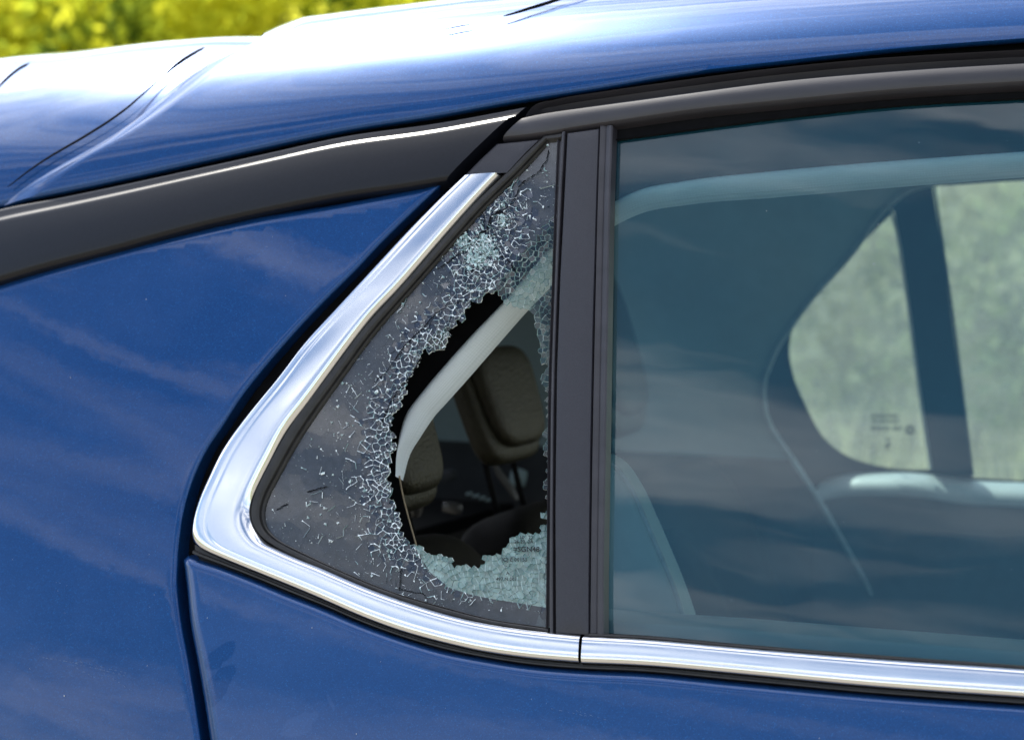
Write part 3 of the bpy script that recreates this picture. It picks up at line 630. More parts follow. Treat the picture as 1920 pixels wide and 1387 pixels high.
def far_sill():
    a = spline([(1545, 900), (1580, 889), (1660, 884), (1746, 887), (1820, 898), (1920, 903), (2240, 926), (2890, 975)], 80)
    base = unproj(a, 0.016, S_far); rows = []
    for i in range(13):
        q = math.radians(90 * i / 12); rows.append(base + np.array([0, -0.055 * math.sin(q), -0.030 * (1 - math.cos(q))]))
    R = np.array(rows); o = mesh_obj('far_sill', R.reshape(-1, 3), grid_faces(13, 80), SILL2, car); fix_normals(o)
    R = np.array([rows[-1], rows[-1] + np.array([0, -0.004, -0.25])]); o = mesh_obj('far_door_card', R.reshape(-1, 3), grid_faces(2, 80), TRIMDK, car); fix_normals(o)
SILL2 = princ('far_door_top_vinyl', (0.30, 0.33, 0.34), 0.42, 0, 0, 0.5, cnoise=(30, 0.1), bump=(600, 0.15, 0.0003))
far_sill()
tube('seat_belt', [unproj([p], 0.12, S_far)[0] for p in [(1484, 862), (1530, 930), (1575, 1005), (1620, 1085), (1650, 1145)]], [0.0045, 0.004, 0.002], EDGE, car, n=30, seg=8)
panel('seat_side_cover', smooth_open([(1060, 848), (1120, 853), (1152, 870), (1180, 908), (1212, 975), (1240, 1040), (1268, 1110), (1290, 1180), (1300, 1260)], 60) + [(1060, 1260)], TRIM, car, h=-0.22, roll=0.012, flange=0.03, step=30)
tube('seat_piping', [unproj([p], -0.215)[0] for p in [(1150, 868), (1180, 908), (1212, 978), (1240, 1043), (1268, 1113), (1290, 1185)]], 0.0025, EDGE, car, n=30, seg=8)

# --- cabin
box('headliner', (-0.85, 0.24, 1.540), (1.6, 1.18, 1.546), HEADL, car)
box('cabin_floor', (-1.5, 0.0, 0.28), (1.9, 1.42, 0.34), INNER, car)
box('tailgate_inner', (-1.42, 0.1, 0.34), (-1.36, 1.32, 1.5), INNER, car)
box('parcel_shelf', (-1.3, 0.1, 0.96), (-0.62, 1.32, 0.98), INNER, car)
def place(x, y, z, ry=0, rz=0):
    return Matrix.Translation((x, y, z)) @ Matrix.Rotation(rz, 4, 'Z') @ Matrix.Rotation(ry, 4, 'Y')
for k, (px_, py_, dep, ht, hw, hh) in enumerate(((722, 850, 2.25, 0.026, 0.070, 0.066), (929, 760, 2.62, 0.018, 0.084, 0.073), (1112, 655, 3.02, 0.030, 0.090, 0.130))):
    x, y, z = W(px_, py_, dep); tl = math.radians(-19); d = Vector((math.cos(tl), 0, -math.sin(tl)))
    hr = superblock('headrest', (ht, hw, hh), LEATHER, car, place(x, y, z, tl, 0), taper=0.10, e=4.5)
    superblock('cushion_pad', (ht * 0.9, hw * 0.88, hh * 0.86), LEATHER, hr, place(x + d.x * 0.018, y, z + d.z * 0.018 + 0.006, tl, 0), taper=0.12, e=3.8)
    for s_ in (-0.04, 0.04):
        tube('headrest_post', [(x, y + s_, z - hh * 0.7), (x + 0.03, y + s_, z - hh - 0.09)], 0.004, DARK, hr, n=6, seg=8)
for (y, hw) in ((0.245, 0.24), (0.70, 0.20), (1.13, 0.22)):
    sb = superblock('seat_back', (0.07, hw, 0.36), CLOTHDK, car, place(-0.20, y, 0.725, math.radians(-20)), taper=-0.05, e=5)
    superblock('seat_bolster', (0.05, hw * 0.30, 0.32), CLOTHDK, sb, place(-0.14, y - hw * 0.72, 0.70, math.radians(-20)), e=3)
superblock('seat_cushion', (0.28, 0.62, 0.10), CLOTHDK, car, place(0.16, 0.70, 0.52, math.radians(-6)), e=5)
def bit(px, py, dep, sx, sz, m_, rot=0.0):
    c = W(px, py, dep); superblock('trim_clip', (sx, 0.006, sz), m_, car, Matrix.Translation(tuple(c)) @ Matrix.Rotation(rot, 4, 'Y'), e=4, nu=12, nv=8)
bit(782, 953, 2.35, 0.006, 0.010, CLIP, 0.3); bit(848, 952, 2.55, 0.013, 0.007, CLIP, 0.1); bit(972, 895, 3.0, 0.012, 0.013, TRIM, 0.2)
bit(828, 893, 3.0, 0.024, 0.008, TRIMDK, -0.2)
for i in range(4): bit(880 + i * 12, 925 + i * 4, 2.95, 0.004, 0.002, TRIM, -0.3)
for i in range(5): bit(934 + i * 7, 885 + i * 9, 2.85, 0.0022, 0.013, CLIP, -0.5)

# ------------------------------------------------------------------ the shattered quarter glass
GLASS = np.array(spline([b for a, b in SE], 160).tolist() + [(1036, 1178), (1056, 262), (1032, 262)])
GLASS = np.array([p + (GLASS.mean(0) - p) / np.linalg.norm(GLASS.mean(0) - p) * -4 for p in GLASS])
HOLE = np.array([(912, 544), (925, 547), (939, 552), (937, 564), (951, 570), (972, 576), (989, 583), (1000, 592), (1003, 611), (1007, 635), (1015, 646), (1009, 657), (1011, 669), (1026, 689), (1027, 699), (1017, 706), (1019, 721), (1027, 736),
  (1030, 774), (1026, 784), (1023, 797), (1027, 806), (1018, 816), (1028, 832), (1018, 840), (1026, 866), (1028, 897), (1016, 903), (1026, 918), (1021, 925), (1028, 951), (1012, 964), (1024, 973), (1023, 985), (1011, 994), (1002, 1001), (974, 1001), (965, 1010),
  (958, 1008), (957, 1020), (948, 1029), (929, 1037), (913, 1037), (903, 1054), (892, 1062), (853, 1060), (846, 1050), (838, 1043), (822, 1042), (799, 1033), (786, 1026), (773, 1022), (766, 1013), (751, 1005), (754, 975), (743, 959), (743, 942),
  (732, 931), (733, 914), (727, 897), (734, 880), (727, 869), (738, 845), (739, 823), (733, 802), (732, 786), (743, 772), (758, 742), (764, 717), (775, 697), (787, 676), (795, 656), (806, 661), (833, 658), (835, 641), (848, 615), (858, 610), (860, 603), (870, 603), (874, 582), (886, 564), (897, 567), (908, 556)], float)
CLEAR = np.array([(1075, 380), (1038, 411), (1015, 436), (987, 461), (970, 487), (956, 500), (941, 520), (928, 540), (912, 548), (950, 600), (960, 800), (960, 980), (800, 1010), (776, 1023), (790, 1048), (804, 1071), (840, 1100), (876, 1112), (912, 1120), (1022, 1138), (1075, 1146)], float)
BLUEP = np.array([(812, 626), (848, 611), (836, 641), (834, 659), (806, 664), (790, 682), (780, 690), (788, 660), (800, 640)], float)
IMP = np.array([(905, 455, 24), (892, 486, 22), (918, 470, 16), (946, 412, 11), (940, 388, 7), (868, 452, 12)], float)
def spacing(q):
    dh = polydist(q, HOLE); di = np.min([np.hypot(q[:, 0] - a, q[:, 1] - b) for a, b, r in IMP], 0)
    cl = inpoly(q, CLEAR) | inpoly(q, BLUEP)
    s = np.where(cl, 9.5, 8.5 + np.clip(dh - 45, 0, 200) * 0.24)
    s = np.where(~cl & (di < 90), np.minimum(s, 6.5 + np.clip(di - 14, 0, 100) * 0.20), s)
    s = np.where(di < 22, np.minimum(s, 4.6), s)
    return s
lo, hi = GLASS.min(0) - 20, GLASS.max(0) + 20
cand = RNG.uniform(lo, hi, (60000, 2)); cand = cand[polydist(cand, GLASS) < 1e9]
cin = inpoly(cand, GLASS) | (polydist(cand, GLASS) < 18); cand = cand[cin]
hin = inpoly(cand, HOLE) & (polydist(cand, HOLE) > 22); cand = cand[~hin]
sp_ = spacing(cand)
cell = 10; buck = {}; seeds = []; ssp = []
# stretch: pieces are longer across the run of the cracks
ANG = math.radians(62); ax1 = np.array([math.cos(ANG), math.sin(ANG)]); ax2 = np.array([-math.sin(ANG), math.cos(ANG)]); ax3 = np.array([math.cos(0.55), math.sin(0.55)])
for p, s in zip(cand, sp_):
    kx, ky = int(p[0] // cell), int(p[1] // cell); rr = int(s // cell) + 1; ok = True
    for i in range(kx - rr, kx + rr + 1):
        for j in range(ky - rr, ky + rr + 1):
            for q, s2 in buck.get((i, j), ()):
                d = p - q
                if math.hypot(d @ ax1 * 0.85, d @ ax2 * 1.15) < 0.74 * min(s, s2): ok = False; break
            if not ok: break
        if not ok: break
    if ok: buck.setdefault((kx, ky), []).append((p, s)); seeds.append(p); ssp.append(s)
seeds = np.array(seeds); ssp = np.array(ssp)
kd = kdtree.KDTree(len(seeds))
for i, p in enumerate(seeds): kd.insert((p[0], p[1], 0), i)
kd.balance()
def clip(poly, n, c):
    """keep the side where p.n <= c"""
    o = []; m = len(poly)
    for i in range(m):
        a, b = poly[i], poly[(i + 1) % m]; da, db = a @ n - c, b @ n - c
        if da <= 0: o.append(a)
        if da * db < 0: o.append(a + (b - a) * (da / (da - db)))
    return o
cells = []
GC = GLASS.mean(0); gedges = []
def hull(P):
    P = sorted(map(tuple, P)); o = []
    for seq in (P, P[::-1]):
        h = []
        for p in seq:
            while len(h) > 1 and (h[-1][0]-h[-2][0])*(p[1]-h[-2][1]) - (h[-1][1]-h[-2][1])*(p[0]-h[-2][0]) <= 0: h.pop()
            h.append(p)
        o += h[:-1]
    return np.array(o)
HUL = hull(GLASS)
for a, b in zip(HUL, np.roll(HUL, -1, 0)):
    e = b - a
    if np.linalg.norm(e) < 1e-6: continue
    n = np.array([e[1], -e[0]]) / np.linalg.norm(e)
    if (GC - a) @ n > 0: n = -n
    gedges.append((n, a @ n, 0.5 * (a + b)))
for i, p in enumerate(seeds):
    S_ = max(40, ssp[i] * 3); poly = [p + np.array(v) * S_ for v in ((-1, -1), (1, -1), (1, 1), (-1, 1))]
    for co, j, d in kd.find_n((p[0], p[1], 0), 22):
        if j == i: continue
        q = seeds[j]; n = q - p; poly = clip(poly, n, n @ (p + q) / 2)
        if len(poly) < 3: break
    if len(poly) < 3: continue
    for n, c, mid in gedges:
        poly = clip(poly, n, c)
        if len(poly) < 3: break
    if len(poly) >= 3: cells.append((i, np.array(poly)))
def area(p): return 0.5 * abs(np.dot(p[:, 0], np.roll(p[:, 1], 1)) - np.dot(p[:, 1], np.roll(p[:, 0], 1)))
keep = []
for i, poly in cells:
    c = poly.mean(0)[None]
    if inpoly(c, HOLE)[0]: continue
    if area(poly) < 4: continue
    keep.append((i, poly, area(poly)))
FRONTM, BACKF, BACKU, BACKD, WF, WT, WD, CRM, FRONTC, BACKD2, BACKD3, BACKU2, FRITN = range(13); TEALF = WT
SHARDCLEAN = make_glass('shard_glass_clean', (0.90, 0.96, 0.96), 1.50, 0.008, 0.0, (0.42, 0.44, 0.5), 0.01)
HAZED2 = make_haze('crazed_glass_milky_light', (0.66, 0.81, 0.79), 0.78); HAZED3 = make_haze('crazed_glass_milky_dim', (0.58, 0.73, 0.71), 0.70)
HAZEU2 = make_haze('crazed_glass_clearer', (0.40, 0.55, 0.58), 0.05)
FRITNAVY = princ('navy_black_print', (0.010, 0.014, 0.034), 0.4, 0, 0, 0.5, cnoise=(160, 0.5))
SHM = [SHARDFRONT, FRIT, HAZEUP, HAZEDN, FROST, TEAL, FDARK, CRUSH, SHARDCLEAN, HAZED2, HAZED3, HAZEU2, FRITNAVY]
TK = 0.0026; GH = -0.0025
def ehash(a, b): 
    m = np.round((a + b) * 5).astype(int); return random.Random(int(m[0]) * 73856093 ^ int(m[1]) * 19349663)
CLl = CLEAR[:8]; CLb = CLEAR[12:]
def split_print(poly, c):
    """parts of the piece without / with the black print"""
    inn = inpoly(poly, CLEAR)
    if inpoly(c[None], BLUEP)[0]: return [(poly, True)]
    if inn.all(): return [(poly, True)]
    if not inn.any(): return [(poly, False)]
    best = None
    for a, b in zip(CLEAR, np.roll(CLEAR, -1, 0)):
        e = b - a; t = np.clip((c - a) @ e / (e @ e), 0, 1); d = np.linalg.norm(c - a - t * e)
        if best is None or d < best[0]: best = (d, a, e)
    _, a, e = best; n = np.array([e[1], -e[0]]) / np.linalg.norm(e)
    t = a + e / 2 + n
    if inpoly(t[None], CLEAR)[0]: n = -n     # n points to the printed side
    P = [np.array(v) for v in poly]
    A, B = clip(P, n, a @ n), clip(P, -n, -(a @ n)); o = []
    if len(A) >= 3: o.append((np.array(A), True))
    if len(B) >= 3: o.append((np.array(B), False))
    return o
def build_shard(poly, seedn):
    rnd = random.Random(seedn); c = poly.mean(0); C1 = c[None]
    dh = polydist(C1, HOLE)[0]; di = min(math.hypot(c[0] - a, c[1] - b) - r for a, b, r in IMP)
    clr = inpoly(C1, CLEAR)[0] or inpoly(C1, BLUEP)[0]; crush = di < rnd.uniform(-6, 4) and not (clr and c[0] > 960)
    lower = c[1] > 940
    near = clr or dh < rnd.uniform(38, 62) or di < rnd.uniform(18, 60)
    g = (0.16 if clr else 0.3) if near else 0.04
    if crush: g = 0.5
    pin = c + (poly - c) * (1 - g / (np.linalg.norm(poly - c, axis=1, keepdims=True) + 1e-6))
    V = list(unproj(pin, GH)); n = len(pin); base = np.array(V)
    nr = normal_near(base.mean(0)[None])[0]
    tk_ = (TK if lower else 0.0015) if clr else 0.0016; V += [v - nr * tk_ for v in base]
    fc = [tuple(range(n))]; mi = [rnd.choice((CRM, CRM, BACKD2, TEALF, FRONTC)) if crush else (FRONTC if near else FRONTM)]
    for q, isc in split_print(pin, c):
        o = len(V); qb = unproj(q, GH) - nr * (tk_ * 0.96); V += list(qb); fc.append(tuple(range(o, o + len(q))))
        mi.append((rnd.choice((BACKD, BACKD, BACKD2, BACKD3)) if lower else rnd.choice((BACKU, BACKU2, BACKU2, BACKU2))) if isc else (FRITN if near else BACKF))
    pw = 1.0 if clr else max(0.0, min(0.06, 0.3 - dh / 90)) if dh < 95 else 0.0
    if not clr: pw = max(pw, min(0.2, 0.6 - di / 60))
    if not near: pw = min(pw, 0.12) + 0.05
    for k in range(n):
        a, b = poly[k], poly[(k + 1) % n]; h = ehash(a, b); hv = h.random()
        mid = (a + b) / 2; openedge = polydist(mid[None], HOLE)[0] < 9
        if hv > pw and not openedge: continue
        fc.append((k, (k + 1) % n, n + (k + 1) % n, n + k))
        r = h.random(); ed = b - a; al = abs(ed @ (ax1 if lower else ax3)) / (np.linalg.norm(ed) + 1e-6)
        if clr and not inpoly(C1, BLUEP)[0]:
            if al > (0.80 if lower else 0.86): mi.append(WF if r < 0.85 else WT)
            elif r < 0.5 and not openedge and lower: fc.pop()
            else: mi.append(WT if (r < 0.8 or lower) else WF)
        else: mi.append(WF if r < 0.62 else WT if r < 0.85 else WD)
    V = np.array(V); cc = base.mean(0)
    tl = math.radians((0.7 if (clr and lower) else 2.0) if near else 0.25) * min(1.0, (130.0 / area(poly)) ** 0.6) * (2.5 if crush else 1)
    Rm = Matrix.Rotation(rnd.gauss(0, tl), 3, 'X') @ Matrix.Rotation(rnd.gauss(0, tl), 3, 'Z')
    V = (V - cc) @ np.array(Rm).T + (nr * rnd.uniform(-0.0003, 0.0006) if near else 0)
    if crush: V = V + nr * rnd.uniform(-0.001, 0.0012)
    return V, fc, mi, cc
keep.sort(key=lambda t: -t[2])
def near_hole(c): return polydist(c[None], HOLE)[0]
indiv = [k for k in keep if k[2] > 30][:300]; ids = {k[0] for k in indiv}
rv, rf, rm = [], [], []
for i, poly, ar in keep:
    V, fc, mi, cc = build_shard(poly, i)
    if i in ids:
        o = mesh_obj('glass_shard', V, fc, SHM, qseal, smooth=False, mi=mi); o.location = tuple(cc)
    else:
        o_ = len(rv); rv += list(V + cc); rf += [tuple(x + o_ for x in f) for f in fc]; rm += mi
tag(mesh_obj('small_shards', rv, rf, SHM, qseal, smooth=False, mi=rm), kind='stuff')
print('cells', len(keep), 'individual', len(indiv))
# chips and splinters lying on the pane
def chips(n):
    V, fc, mi = [], [], []
    c0 = RNG.uniform(GLASS.min(0), GLASS.max(0), (n * 6, 2)); c = []
    for q in c0[:n * 3]:
        m = int(RNG.integers(1, 12)); sp = RNG.uniform(2, 11); c += list(q + RNG.normal(0, sp, (m, 2)))
    c = np.array(c); c = c[inpoly(c, GLASS)]; c = c[~inpoly(c, HOLE)]; c = c[~inpoly(c, CLEAR)]
    dh = polydist(c, HOLE); di = np.min([np.hypot(c[:, 0] - a, c[:, 1] - b) for a, b, r in IMP], 0)
    c = c[RNG.random(len(c)) < 0.30 * np.exp(-dh / 60) + 0.13 + 0.45 * np.exp(-di / 60)]
    for p in c:
        s = min(3.6, 0.42 + RNG.gamma(0.8, 0.55)); k = random.choice((3, 3, 4)); ro = random.uniform(0, math.pi); el = random.uniform(1, 1.9)
        for _ in range(1 if s < 1.6 else random.choice((2, 3, 4))):
            a0 = random.uniform(0, 6.28); ro += random.uniform(0.6, 2.2); R2 = np.array([[math.cos(ro), -math.sin(ro)], [math.sin(ro), math.cos(ro)]]); pc = p + RNG.normal(0, s * 0.5, 2)
            pts = np.array([[math.cos(a0 + 6.283 * i / k) * s * el * random.uniform(.3, 1.2), math.sin(a0 + 6.283 * i / k) * s * random.uniform(.2, .9)] for i in range(k)]) @ R2.T + pc
            hs = [random.uniform(0.0001, 0.0007) for _ in range(k)]
            q = unproj(pts, np.array(hs) + GH + 0.0004); o = len(V); V += list(q); V.append(unproj(pc[None], GH + 0.0016)[0]); m_ = random.choices((0, 1, 2), (4, 2, 2))[0]
            for i in range(k): fc.append((o + i, o + (i + 1) % k, o + k)); mi.append(m_)
    print('chips', len(c))
    return tag(mesh_obj('glass_chips', V, fc, [FROST, TEAL, HAZEDN], qseal, smooth=False, mi=mi), kind='stuff')
chips(1500)
# connected web of white cracks inside the printed part of the pane
def voronoi(P, keepf, nb=16, half=60):
    k2 = kdtree.KDTree(len(P))
    for i, p in enumerate(P): k2.insert((p[0], p[1], 0), i)
    k2.balance(); E = {}
    for i, p in enumerate(P):
        poly = [p + np.array(v) * half for v in ((-1, -1), (1, -1), (1, 1), (-1, 1))]
        for co, j, d in k2.find_n((p[0], p[1], 0), nb):
            if j != i:
                q = P[j]; poly = clip(poly, q - p, (q - p) @ (p + q) / 2)
                if len(poly) < 3: break
        for a, b in zip(poly, poly[1:] + poly[:1]):
            key = tuple(sorted((tuple(np.round(a, 1)), tuple(np.round(b, 1)))))
            if key[0] != key[1]: E[key] = 1
    return [(np.array(a), np.array(b)) for a, b in E]
def crack_web():
    g = RNG.uniform(GLASS.min(0), GLASS.max(0), (9000, 2)); g = g[inpoly(g, GLASS)]
    dh = polydist(g, HOLE); di = np.min([np.hypot(g[:, 0] - a, g[:, 1] - b) for a, b, r in IMP], 0)
    sp = np.minimum(9 + np.clip(dh - 20, 0, 300) * 0.13, 8 + np.clip(di - 10, 0, 300) * 0.16); P = []; b_ = {}
    for p, s_ in zip(g, sp):
        kx, ky = int(p[0] // 12), int(p[1] // 12); rr = int(s_ // 12) + 1
        if all(math.hypot(*(p - q)) > 0.6 * s_ for i in range(kx - rr, kx + rr + 1) for j in range(ky - rr, ky + rr + 1) for q in b_.get((i, j), ())): b_.setdefault((kx, ky), []).append(p); P.append(p)
    E = voronoi(np.array(P), None)
    mid = np.array([(a + b) / 2 for a, b in E]); L_ = np.array([np.linalg.norm(a - b) for a, b in E])
    dh = polydist(mid, HOLE); di = np.min([np.hypot(mid[:, 0] - a, mid[:, 1] - b) for a, b, r in IMP], 0)
    ok = inpoly(mid, GLASS) & ~inpoly(mid, HOLE) & ~inpoly(mid, CLEAR) & (L_ < 40)
    pr_ = np.clip(1.0 * np.exp(-(dh / 48) ** 2) + 0.7 * np.exp(-(di / 58) ** 2) + 0.15 * np.exp(-dh / 150), 0, 0.93)
    V, fc, mi = [], [], []
    for (a, b), o_, p_, l_ in zip(E, ok, pr_, L_):
        if not o_ or random.random() > p_: continue
        k = max(2, int(l_ / 3.0) + 1); pts = a + (b - a) * np.linspace(0, 1, k)[:, None]; n = np.array([-(b - a)[1], (b - a)[0]]) / (l_ + 1e-6)
        off = np.cumsum(RNG.normal(0, .35, k)); off -= np.linspace(off[0], off[-1], k); pts = pts + n * off[:, None]
        if inpoly(pts, HOLE).any() or not inpoly(pts, GLASS).all(): continue
        w_ = random.choice((0.16, 0.22, 0.32, 0.5)); ww = w_ * RNG.uniform(0.5, 1.5, (k, 1))
        if random.random() < 0.45: ww[0] += random.uniform(0.3, 1.6)
        o = len(V); V += [v for q in zip(unproj(pts - n * ww, GH + 0.0006), unproj(pts + n * ww, GH + 0.0012)) for v in q]; m_ = random.choices((0, 1), (3, 1))[0]
        for i in range(k - 1): fc.append((o + 2*i, o + 2*i + 1, o + 2*i + 3, o + 2*i + 2)); mi.append(m_)
    tag(mesh_obj('crack_web', V, fc, [FROST, TEAL], qseal, smooth=False, mi=mi), kind='stuff')
crack_web()
# streaky splinters at the two points of impact
def splinters():
    V, fc, mi = [], [], []
    for a, b, r in IMP:
        for _ in range(int(r * 2.2)):
            q = np.array([a, b]) + RNG.normal(0, r * 0.75, 2)
            if not inpoly(q[None], GLASS)[0]: continue
            an = random.choice((-0.6, 0.9, 1.5)) + random.gauss(0, 0.35); d = np.array([math.cos(an), math.sin(an)]); n = np.array([-d[1], d[0]]); l = random.uniform(2, 9); w_ = random.uniform(0.4, 2.2)
            pts = np.array([q - d * l, q - n * w_ * random.uniform(.2, 1), q + d * l * random.uniform(.4, 1), q + n * w_ * random.uniform(.2, 1)]); o = len(V)
            V += list(unproj(pts, GH + np.array([random.uniform(0.0006, 0.0022) for _ in range(4)]))); fc += [(o, o + 1, o + 2), (o, o + 2, o + 3)]; m_ = random.choices((0, 1, 2, 3), (4, 2, 3, 1))[0]; mi += [m_, m_]
    tag(mesh_obj('impact_splinters', V, fc, [FROST, TEAL, CRUSH, FDARK], qseal, smooth=False, mi=mi), kind='stuff')
splinters()
# open cracks: dark, narrow, irregular
def crack(px, wid):
    p = spline(px, 40); p = p + RNG.normal(0, 0.7, p.shape); T = np.gradient(p, axis=0); T /= np.linalg.norm(T, axis=1, keepdims=True); nrm = np.stack([-T[:, 1], T[:, 0]], -1)
    ww = wid * RNG.uniform(0.35, 1.3, (40, 1)); ww[0] = ww[-1] = 0.1
    V = np.stack([unproj(p - nrm * ww, GH + 0.0012), unproj(p, GH + 0.0006), unproj(p + nrm * ww, GH + 0.0012)], 1).reshape(-1, 3)
    o = mesh_obj('crack', V, grid_faces(40, 3), DARK, qseal); fix_normals(o)
crack([(1028, 280), (1027, 292), (1017, 311), (1006, 325), (989, 336), (975, 348), (970, 362), (953, 387), (940, 396)], 1.0)
crack([(940, 396), (922, 405), (916, 423), (912, 432), (900, 437), (893, 446)], 1.9)
crack([(893, 446), (881, 451), (865, 472), (840, 491), (820, 505)], 1.2)
crack([(940, 396), (944, 401), (942, 412)], 1.4)
crack([(905, 425), (908, 408), (904, 398)], 0.8)
crack([(880, 560), (837, 575), (790, 616), (758, 650), (739, 676), (719, 702), (700, 717)], 0.8)
crack([(790, 668), (775, 697), (752, 723), (724, 772), (712, 800)], 1.2)
crack([(938, 480), (952, 488), (960, 500), (968, 512)], 1.0)
crack([(872, 510), (890, 507), (900, 515)], 1.0)
crack([(752, 1062), (750, 1092), (749, 1108)], 0.8)
crack([(752, 1104), (775, 1110), (793, 1113), (800, 1122)], 0.7)
crack([(575, 922), (600, 915), (612, 912)], 1.0)
crack([(518, 956), (530, 949), (540, 944)], 0.9)
# printed marks on the glass
def marks(name, items, parent, S, h, scale, mirror=False):
    V, fc = [], []
    for txt, x, y, size in items:
        cu = bpy.data.curves.new('t', 'FONT'); cu.body = txt; cu.size = 1.0; cu.offset = 0.018; cu.resolution_u = 2
        to = bpy.data.objects.new('t', cu); COL.objects.link(to); bpy.context.view_layer.update()
        me = to.to_mesh(); vs = np.array([v.co[:2] for v in me.vertices]); fs = [tuple(p.vertices) for p in me.polygons]
        to.to_mesh_clear(); bpy.data.objects.remove(to); bpy.data.curves.remove(cu)
        if not len(vs): continue
        vs = vs * size
        if mirror: vs[:, 0] = vs[:, 0].max() - vs[:, 0]
        px = np.stack([x + vs[:, 0], y - vs[:, 1]], -1); o = len(V); V += list(unproj(px, h, S)); fc += [tuple(i + o for i in f) for f in fs]
    return mesh_obj(name, V, fc, PRINTINK, parent, smooth=False)
marks('glass_print', [('10   22', 974, 1010, 9), ('26 20  2A', 964, 1018, 9), ('=SGN48', 962, 1034, 14), ('(C) E 00155', 940, 1052, 10), ('- -', 948, 1063, 10), ('A', 949, 1077, 9), ('497 N 003', 930, 1088, 9)], qseal, S_near, GH + 0.0022, 1)
marks('far_glass_print', [('HHHHHH', 1634, 784, 12), ('HHHHHH', 1634, 794, 12), ('43R 000048', 1633, 807, 12), ('E', 1702, 810, 15), ('O', 1697, 814, 24), ('- - -', 1636, 816, 10), ('Z', 1659, 834, 18), ('X', 1658, 843, 14)], car, S_far, 0.006, 1, True)

# ------------------------------------------------------------------ setting
def ground_sheet(name, x0, y0, x1, y1, z, m_, n=2):
    V = [(x0 + (x1 - x0) * i / (n - 1), y0 + (y1 - y0) * j / (n - 1), z) for i in range(n) for j in range(n)]
    o = mesh_obj(name, V, grid_faces(n, n), m_); o['kind'] = 'structure'
    if o.data.polygons[0].normal.z < 0: o.data.flip_normals()
    return o
GRASSM = princ('dry_grass_ground', (0.16, 0.17, 0.06), 0.95, 0, 0, 0.1, cnoise=(1.5, 0.5), bump=(30, 0.6, 0.05))
ROADM = princ('pale_gravel_lot', (0.22, 0.20, 0.165), 0.95, 0, 0, 0.1, cnoise=(3, 0.25), bump=(80, 0.5, 0.01))
ground_sheet('ground', -600, -600, 600, 600, 0.0, GRASSM)
ground_sheet('gravel_lot', -12, -9, 12, 3.2, 0.004, ROADM)
def leafmat(name, cols, trans=0.6):
    m, t, o = mat(name); d = nn(t, 'ShaderNodeBsdfDiffuse'); tl = nn(t, 'ShaderNodeBsdfTranslucent'); mxs = nn(t, 'ShaderNodeMixShader'); mxs.inputs[0].default_value = trans
    n = noise(t, 1.9, 3, 0.55); r = ramp(t, n.outputs['Fac'], cols)
    t.links.new(r.outputs[0], d.inputs[0]); t.links.new(r.outputs[0], tl.inputs[0]); t.links.new(d.outputs[0], mxs.inputs[1]); t.links.new(tl.outputs[0], mxs.inputs[2]); t.links.new(mxs.outputs[0], o.inputs[0]); return m
LEAFY = leafmat('yellow_green_leaves', [(0.36, (0.10, 0.17, 0.03)), (0.45, (0.44, 0.50, 0.04)), (0.54, (0.76, 0.74, 0.05)), (0.68, (0.80, 0.78, 0.09))])
LEAFP = leafmat('pale_green_leaves', [(0.34, (0.12, 0.18, 0.05)), (0.45, (0.55, 0.60, 0.22)), (0.56, (0.84, 0.76, 0.42)), (0.68, (0.84, 0.76, 0.66))])
BARK = princ('grey_brown_bark', (0.12, 0.10, 0.08), 0.9, cnoise=(12, 0.4), bump=(30, 0.8, 0.01))
def shrub(name, label, x, y, h, w, leaf, seed, trunk=True, n=30000, group='shrubs growing behind the car'):
    rg = np.random.default_rng(seed); root = bpy.data.objects.new(name, None); COL.objects.link(root); root.location = (x, y, 0)
    tag(root, label, 'shrub' if name.endswith('shrub') else 'tree', group)
    nc = 70; cl = rg.normal(0, 1, (nc, 3)); cl /= np.linalg.norm(cl, axis=1, keepdims=True); cl *= rg.uniform(0.35, 1.0, (nc, 1)) ** 0.6
    cl = cl * np.array([w / 2, w / 2 * 0.8, h * 0.46]) + np.array([0, 0, h * 0.54])
    idx = rg.integers(0, nc, n); P = cl[idx] + rg.normal(0, 1, (n, 3)) * np.array([w * 0.10, w * 0.10, h * 0.07]); P = P[P[:, 2] > 0.05]; n = len(P)
    A = rg.normal(0, 1, (n, 3)); A /= np.linalg.norm(A, axis=1, keepdims=True); B = np.cross(A, rg.normal(0, 1, (n, 3))); B /= np.linalg.norm(B, axis=1, keepdims=True)
    s = rg.uniform(0.02, 0.042, (n, 1)) * (1.9 if name == 'leafy_tree' else 1.0); V = np.stack([P - A * s * 1.5, P - B * s * .6, P + A * s * 1.5, P + B * s * .6], 1).reshape(-1, 3)
    crown = mesh_obj('crown', V, [(4*i, 4*i+1, 4*i+2, 4*i+3) for i in range(n)], leaf, root, smooth=False)
    st = []
    for k in range(6):
        a = rg.uniform(0, 6.28); e = np.array([math.cos(a) * w * .33, math.sin(a) * w * .3, h * rg.uniform(.6, .85)])
        st.append(tube('trunk' if k == 0 else 'branch', [(0.03 * math.cos(a), 0.03 * math.sin(a), 0), tuple(e * 0.5 * np.array([.7, .7, 1])), tuple(e)], [0.045, 0.03, 0.01], BARK, root, n=14, seg=7))
    return root
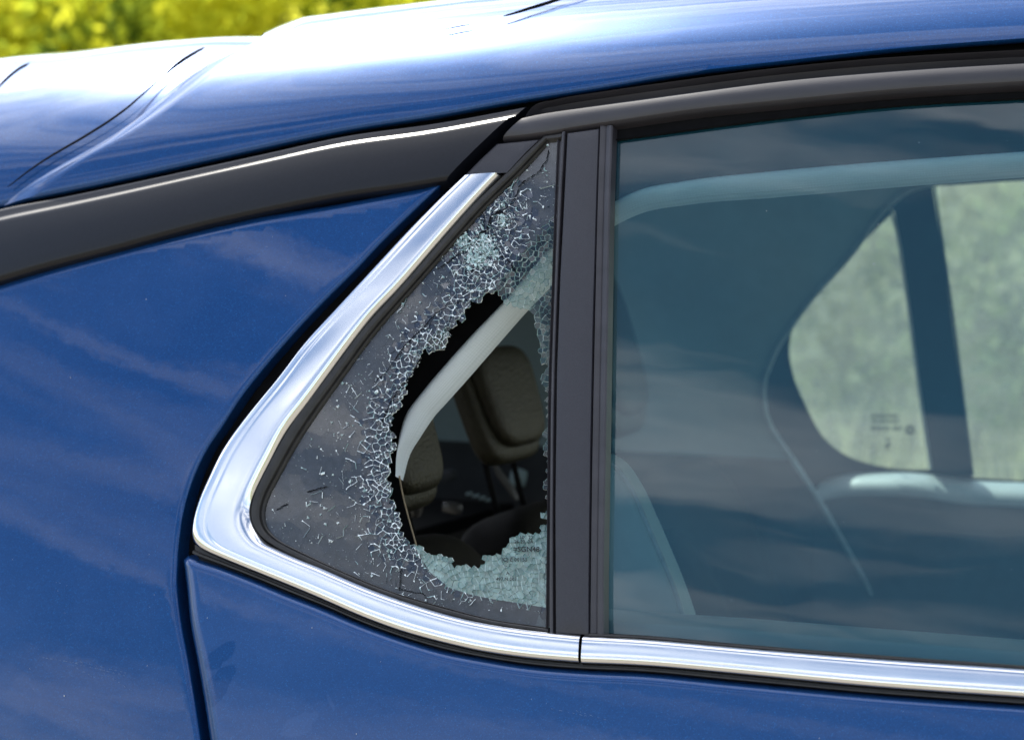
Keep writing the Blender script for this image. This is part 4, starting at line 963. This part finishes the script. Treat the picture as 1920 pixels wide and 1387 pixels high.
SH = [('yellow_shrub', 'bright yellow-green bush furthest left above the spoiler', -7.0, 8.3, 3.4, 2.6, LEAFY, 1), ('yellow_shrub', 'yellow-green bush with a dark gap above the roof rear edge', -5.2, 8.0, 3.3, 2.4, LEAFY, 2),
      ('yellow_shrub', 'yellow-green bush right above the roof crown', -3.6, 8.6, 3.2, 2.4, LEAFY, 3), ('pale_shrub', 'pale green bush seen through the far quarter glass', -2.0, 8.2, 3.2, 2.2, LEAFP, 4),
      ('pale_shrub', 'pale grey-green bush seen through the far door glass', -0.7, 8.0, 3.2, 2.3, LEAFP, 5), ('pale_shrub', 'pale green bush behind the front of the car', 0.8, 8.4, 3.0, 2.4, LEAFP, 6)]
for nme, lab, x, y, h, w_, lf, sd_ in SH: shrub(nme, lab, x, y, h, w_, lf, sd_, group=None)
for k, (x, y, h, w_) in enumerate(((-9.5, 12.5, 5.2, 4.0), (-6.2, 12.8, 5.0, 4.2), (-3.0, 12.5, 4.6, 3.8), (-0.2, 12.8, 4.8, 4.0), (2.6, 12.4, 4.6, 3.8))):
    shrub('leafy_tree', ['leafy tree at the far left behind the yellow bushes', 'leafy tree behind the second yellow bush', 'leafy tree behind the gap between yellow and pale bushes', 'leafy tree behind the pale bushes', 'leafy tree at the far right behind the hedge'][k], x, y, h, w_, LEAFY if k < 2 else LEAFP, 20 + k, n=16000, group=None)
# dry grass tufts in front of the bushes
def tufts(n=9000):
    rg = np.random.default_rng(5); x = rg.uniform(-9, 3.5, n); y = rg.uniform(5.2, 8.4, n); h = rg.uniform(.25, .95, n); a = rg.uniform(0, 6.28, n); l = rg.normal(0, .12, (n, 2))
    V = np.stack([np.stack([x - .008*np.cos(a), y - .008*np.sin(a), 0*x], -1), np.stack([x + .008*np.cos(a), y + .008*np.sin(a), 0*x], -1), np.stack([x + l[:, 0], y + l[:, 1], h], -1)], 1).reshape(-1, 3)
    tag(mesh_obj('dry_grass', V, [(3*i, 3*i+1, 3*i+2) for i in range(n)], leafmat('dry_grass_blades', [(0.35, (0.25, 0.26, 0.10)), (0.5, (0.42, 0.38, 0.2)), (0.7, (0.55, 0.5, 0.32))]), smooth=False), 'dry pale grass growing in front of the bushes', 'grass', kind='stuff')
tufts()
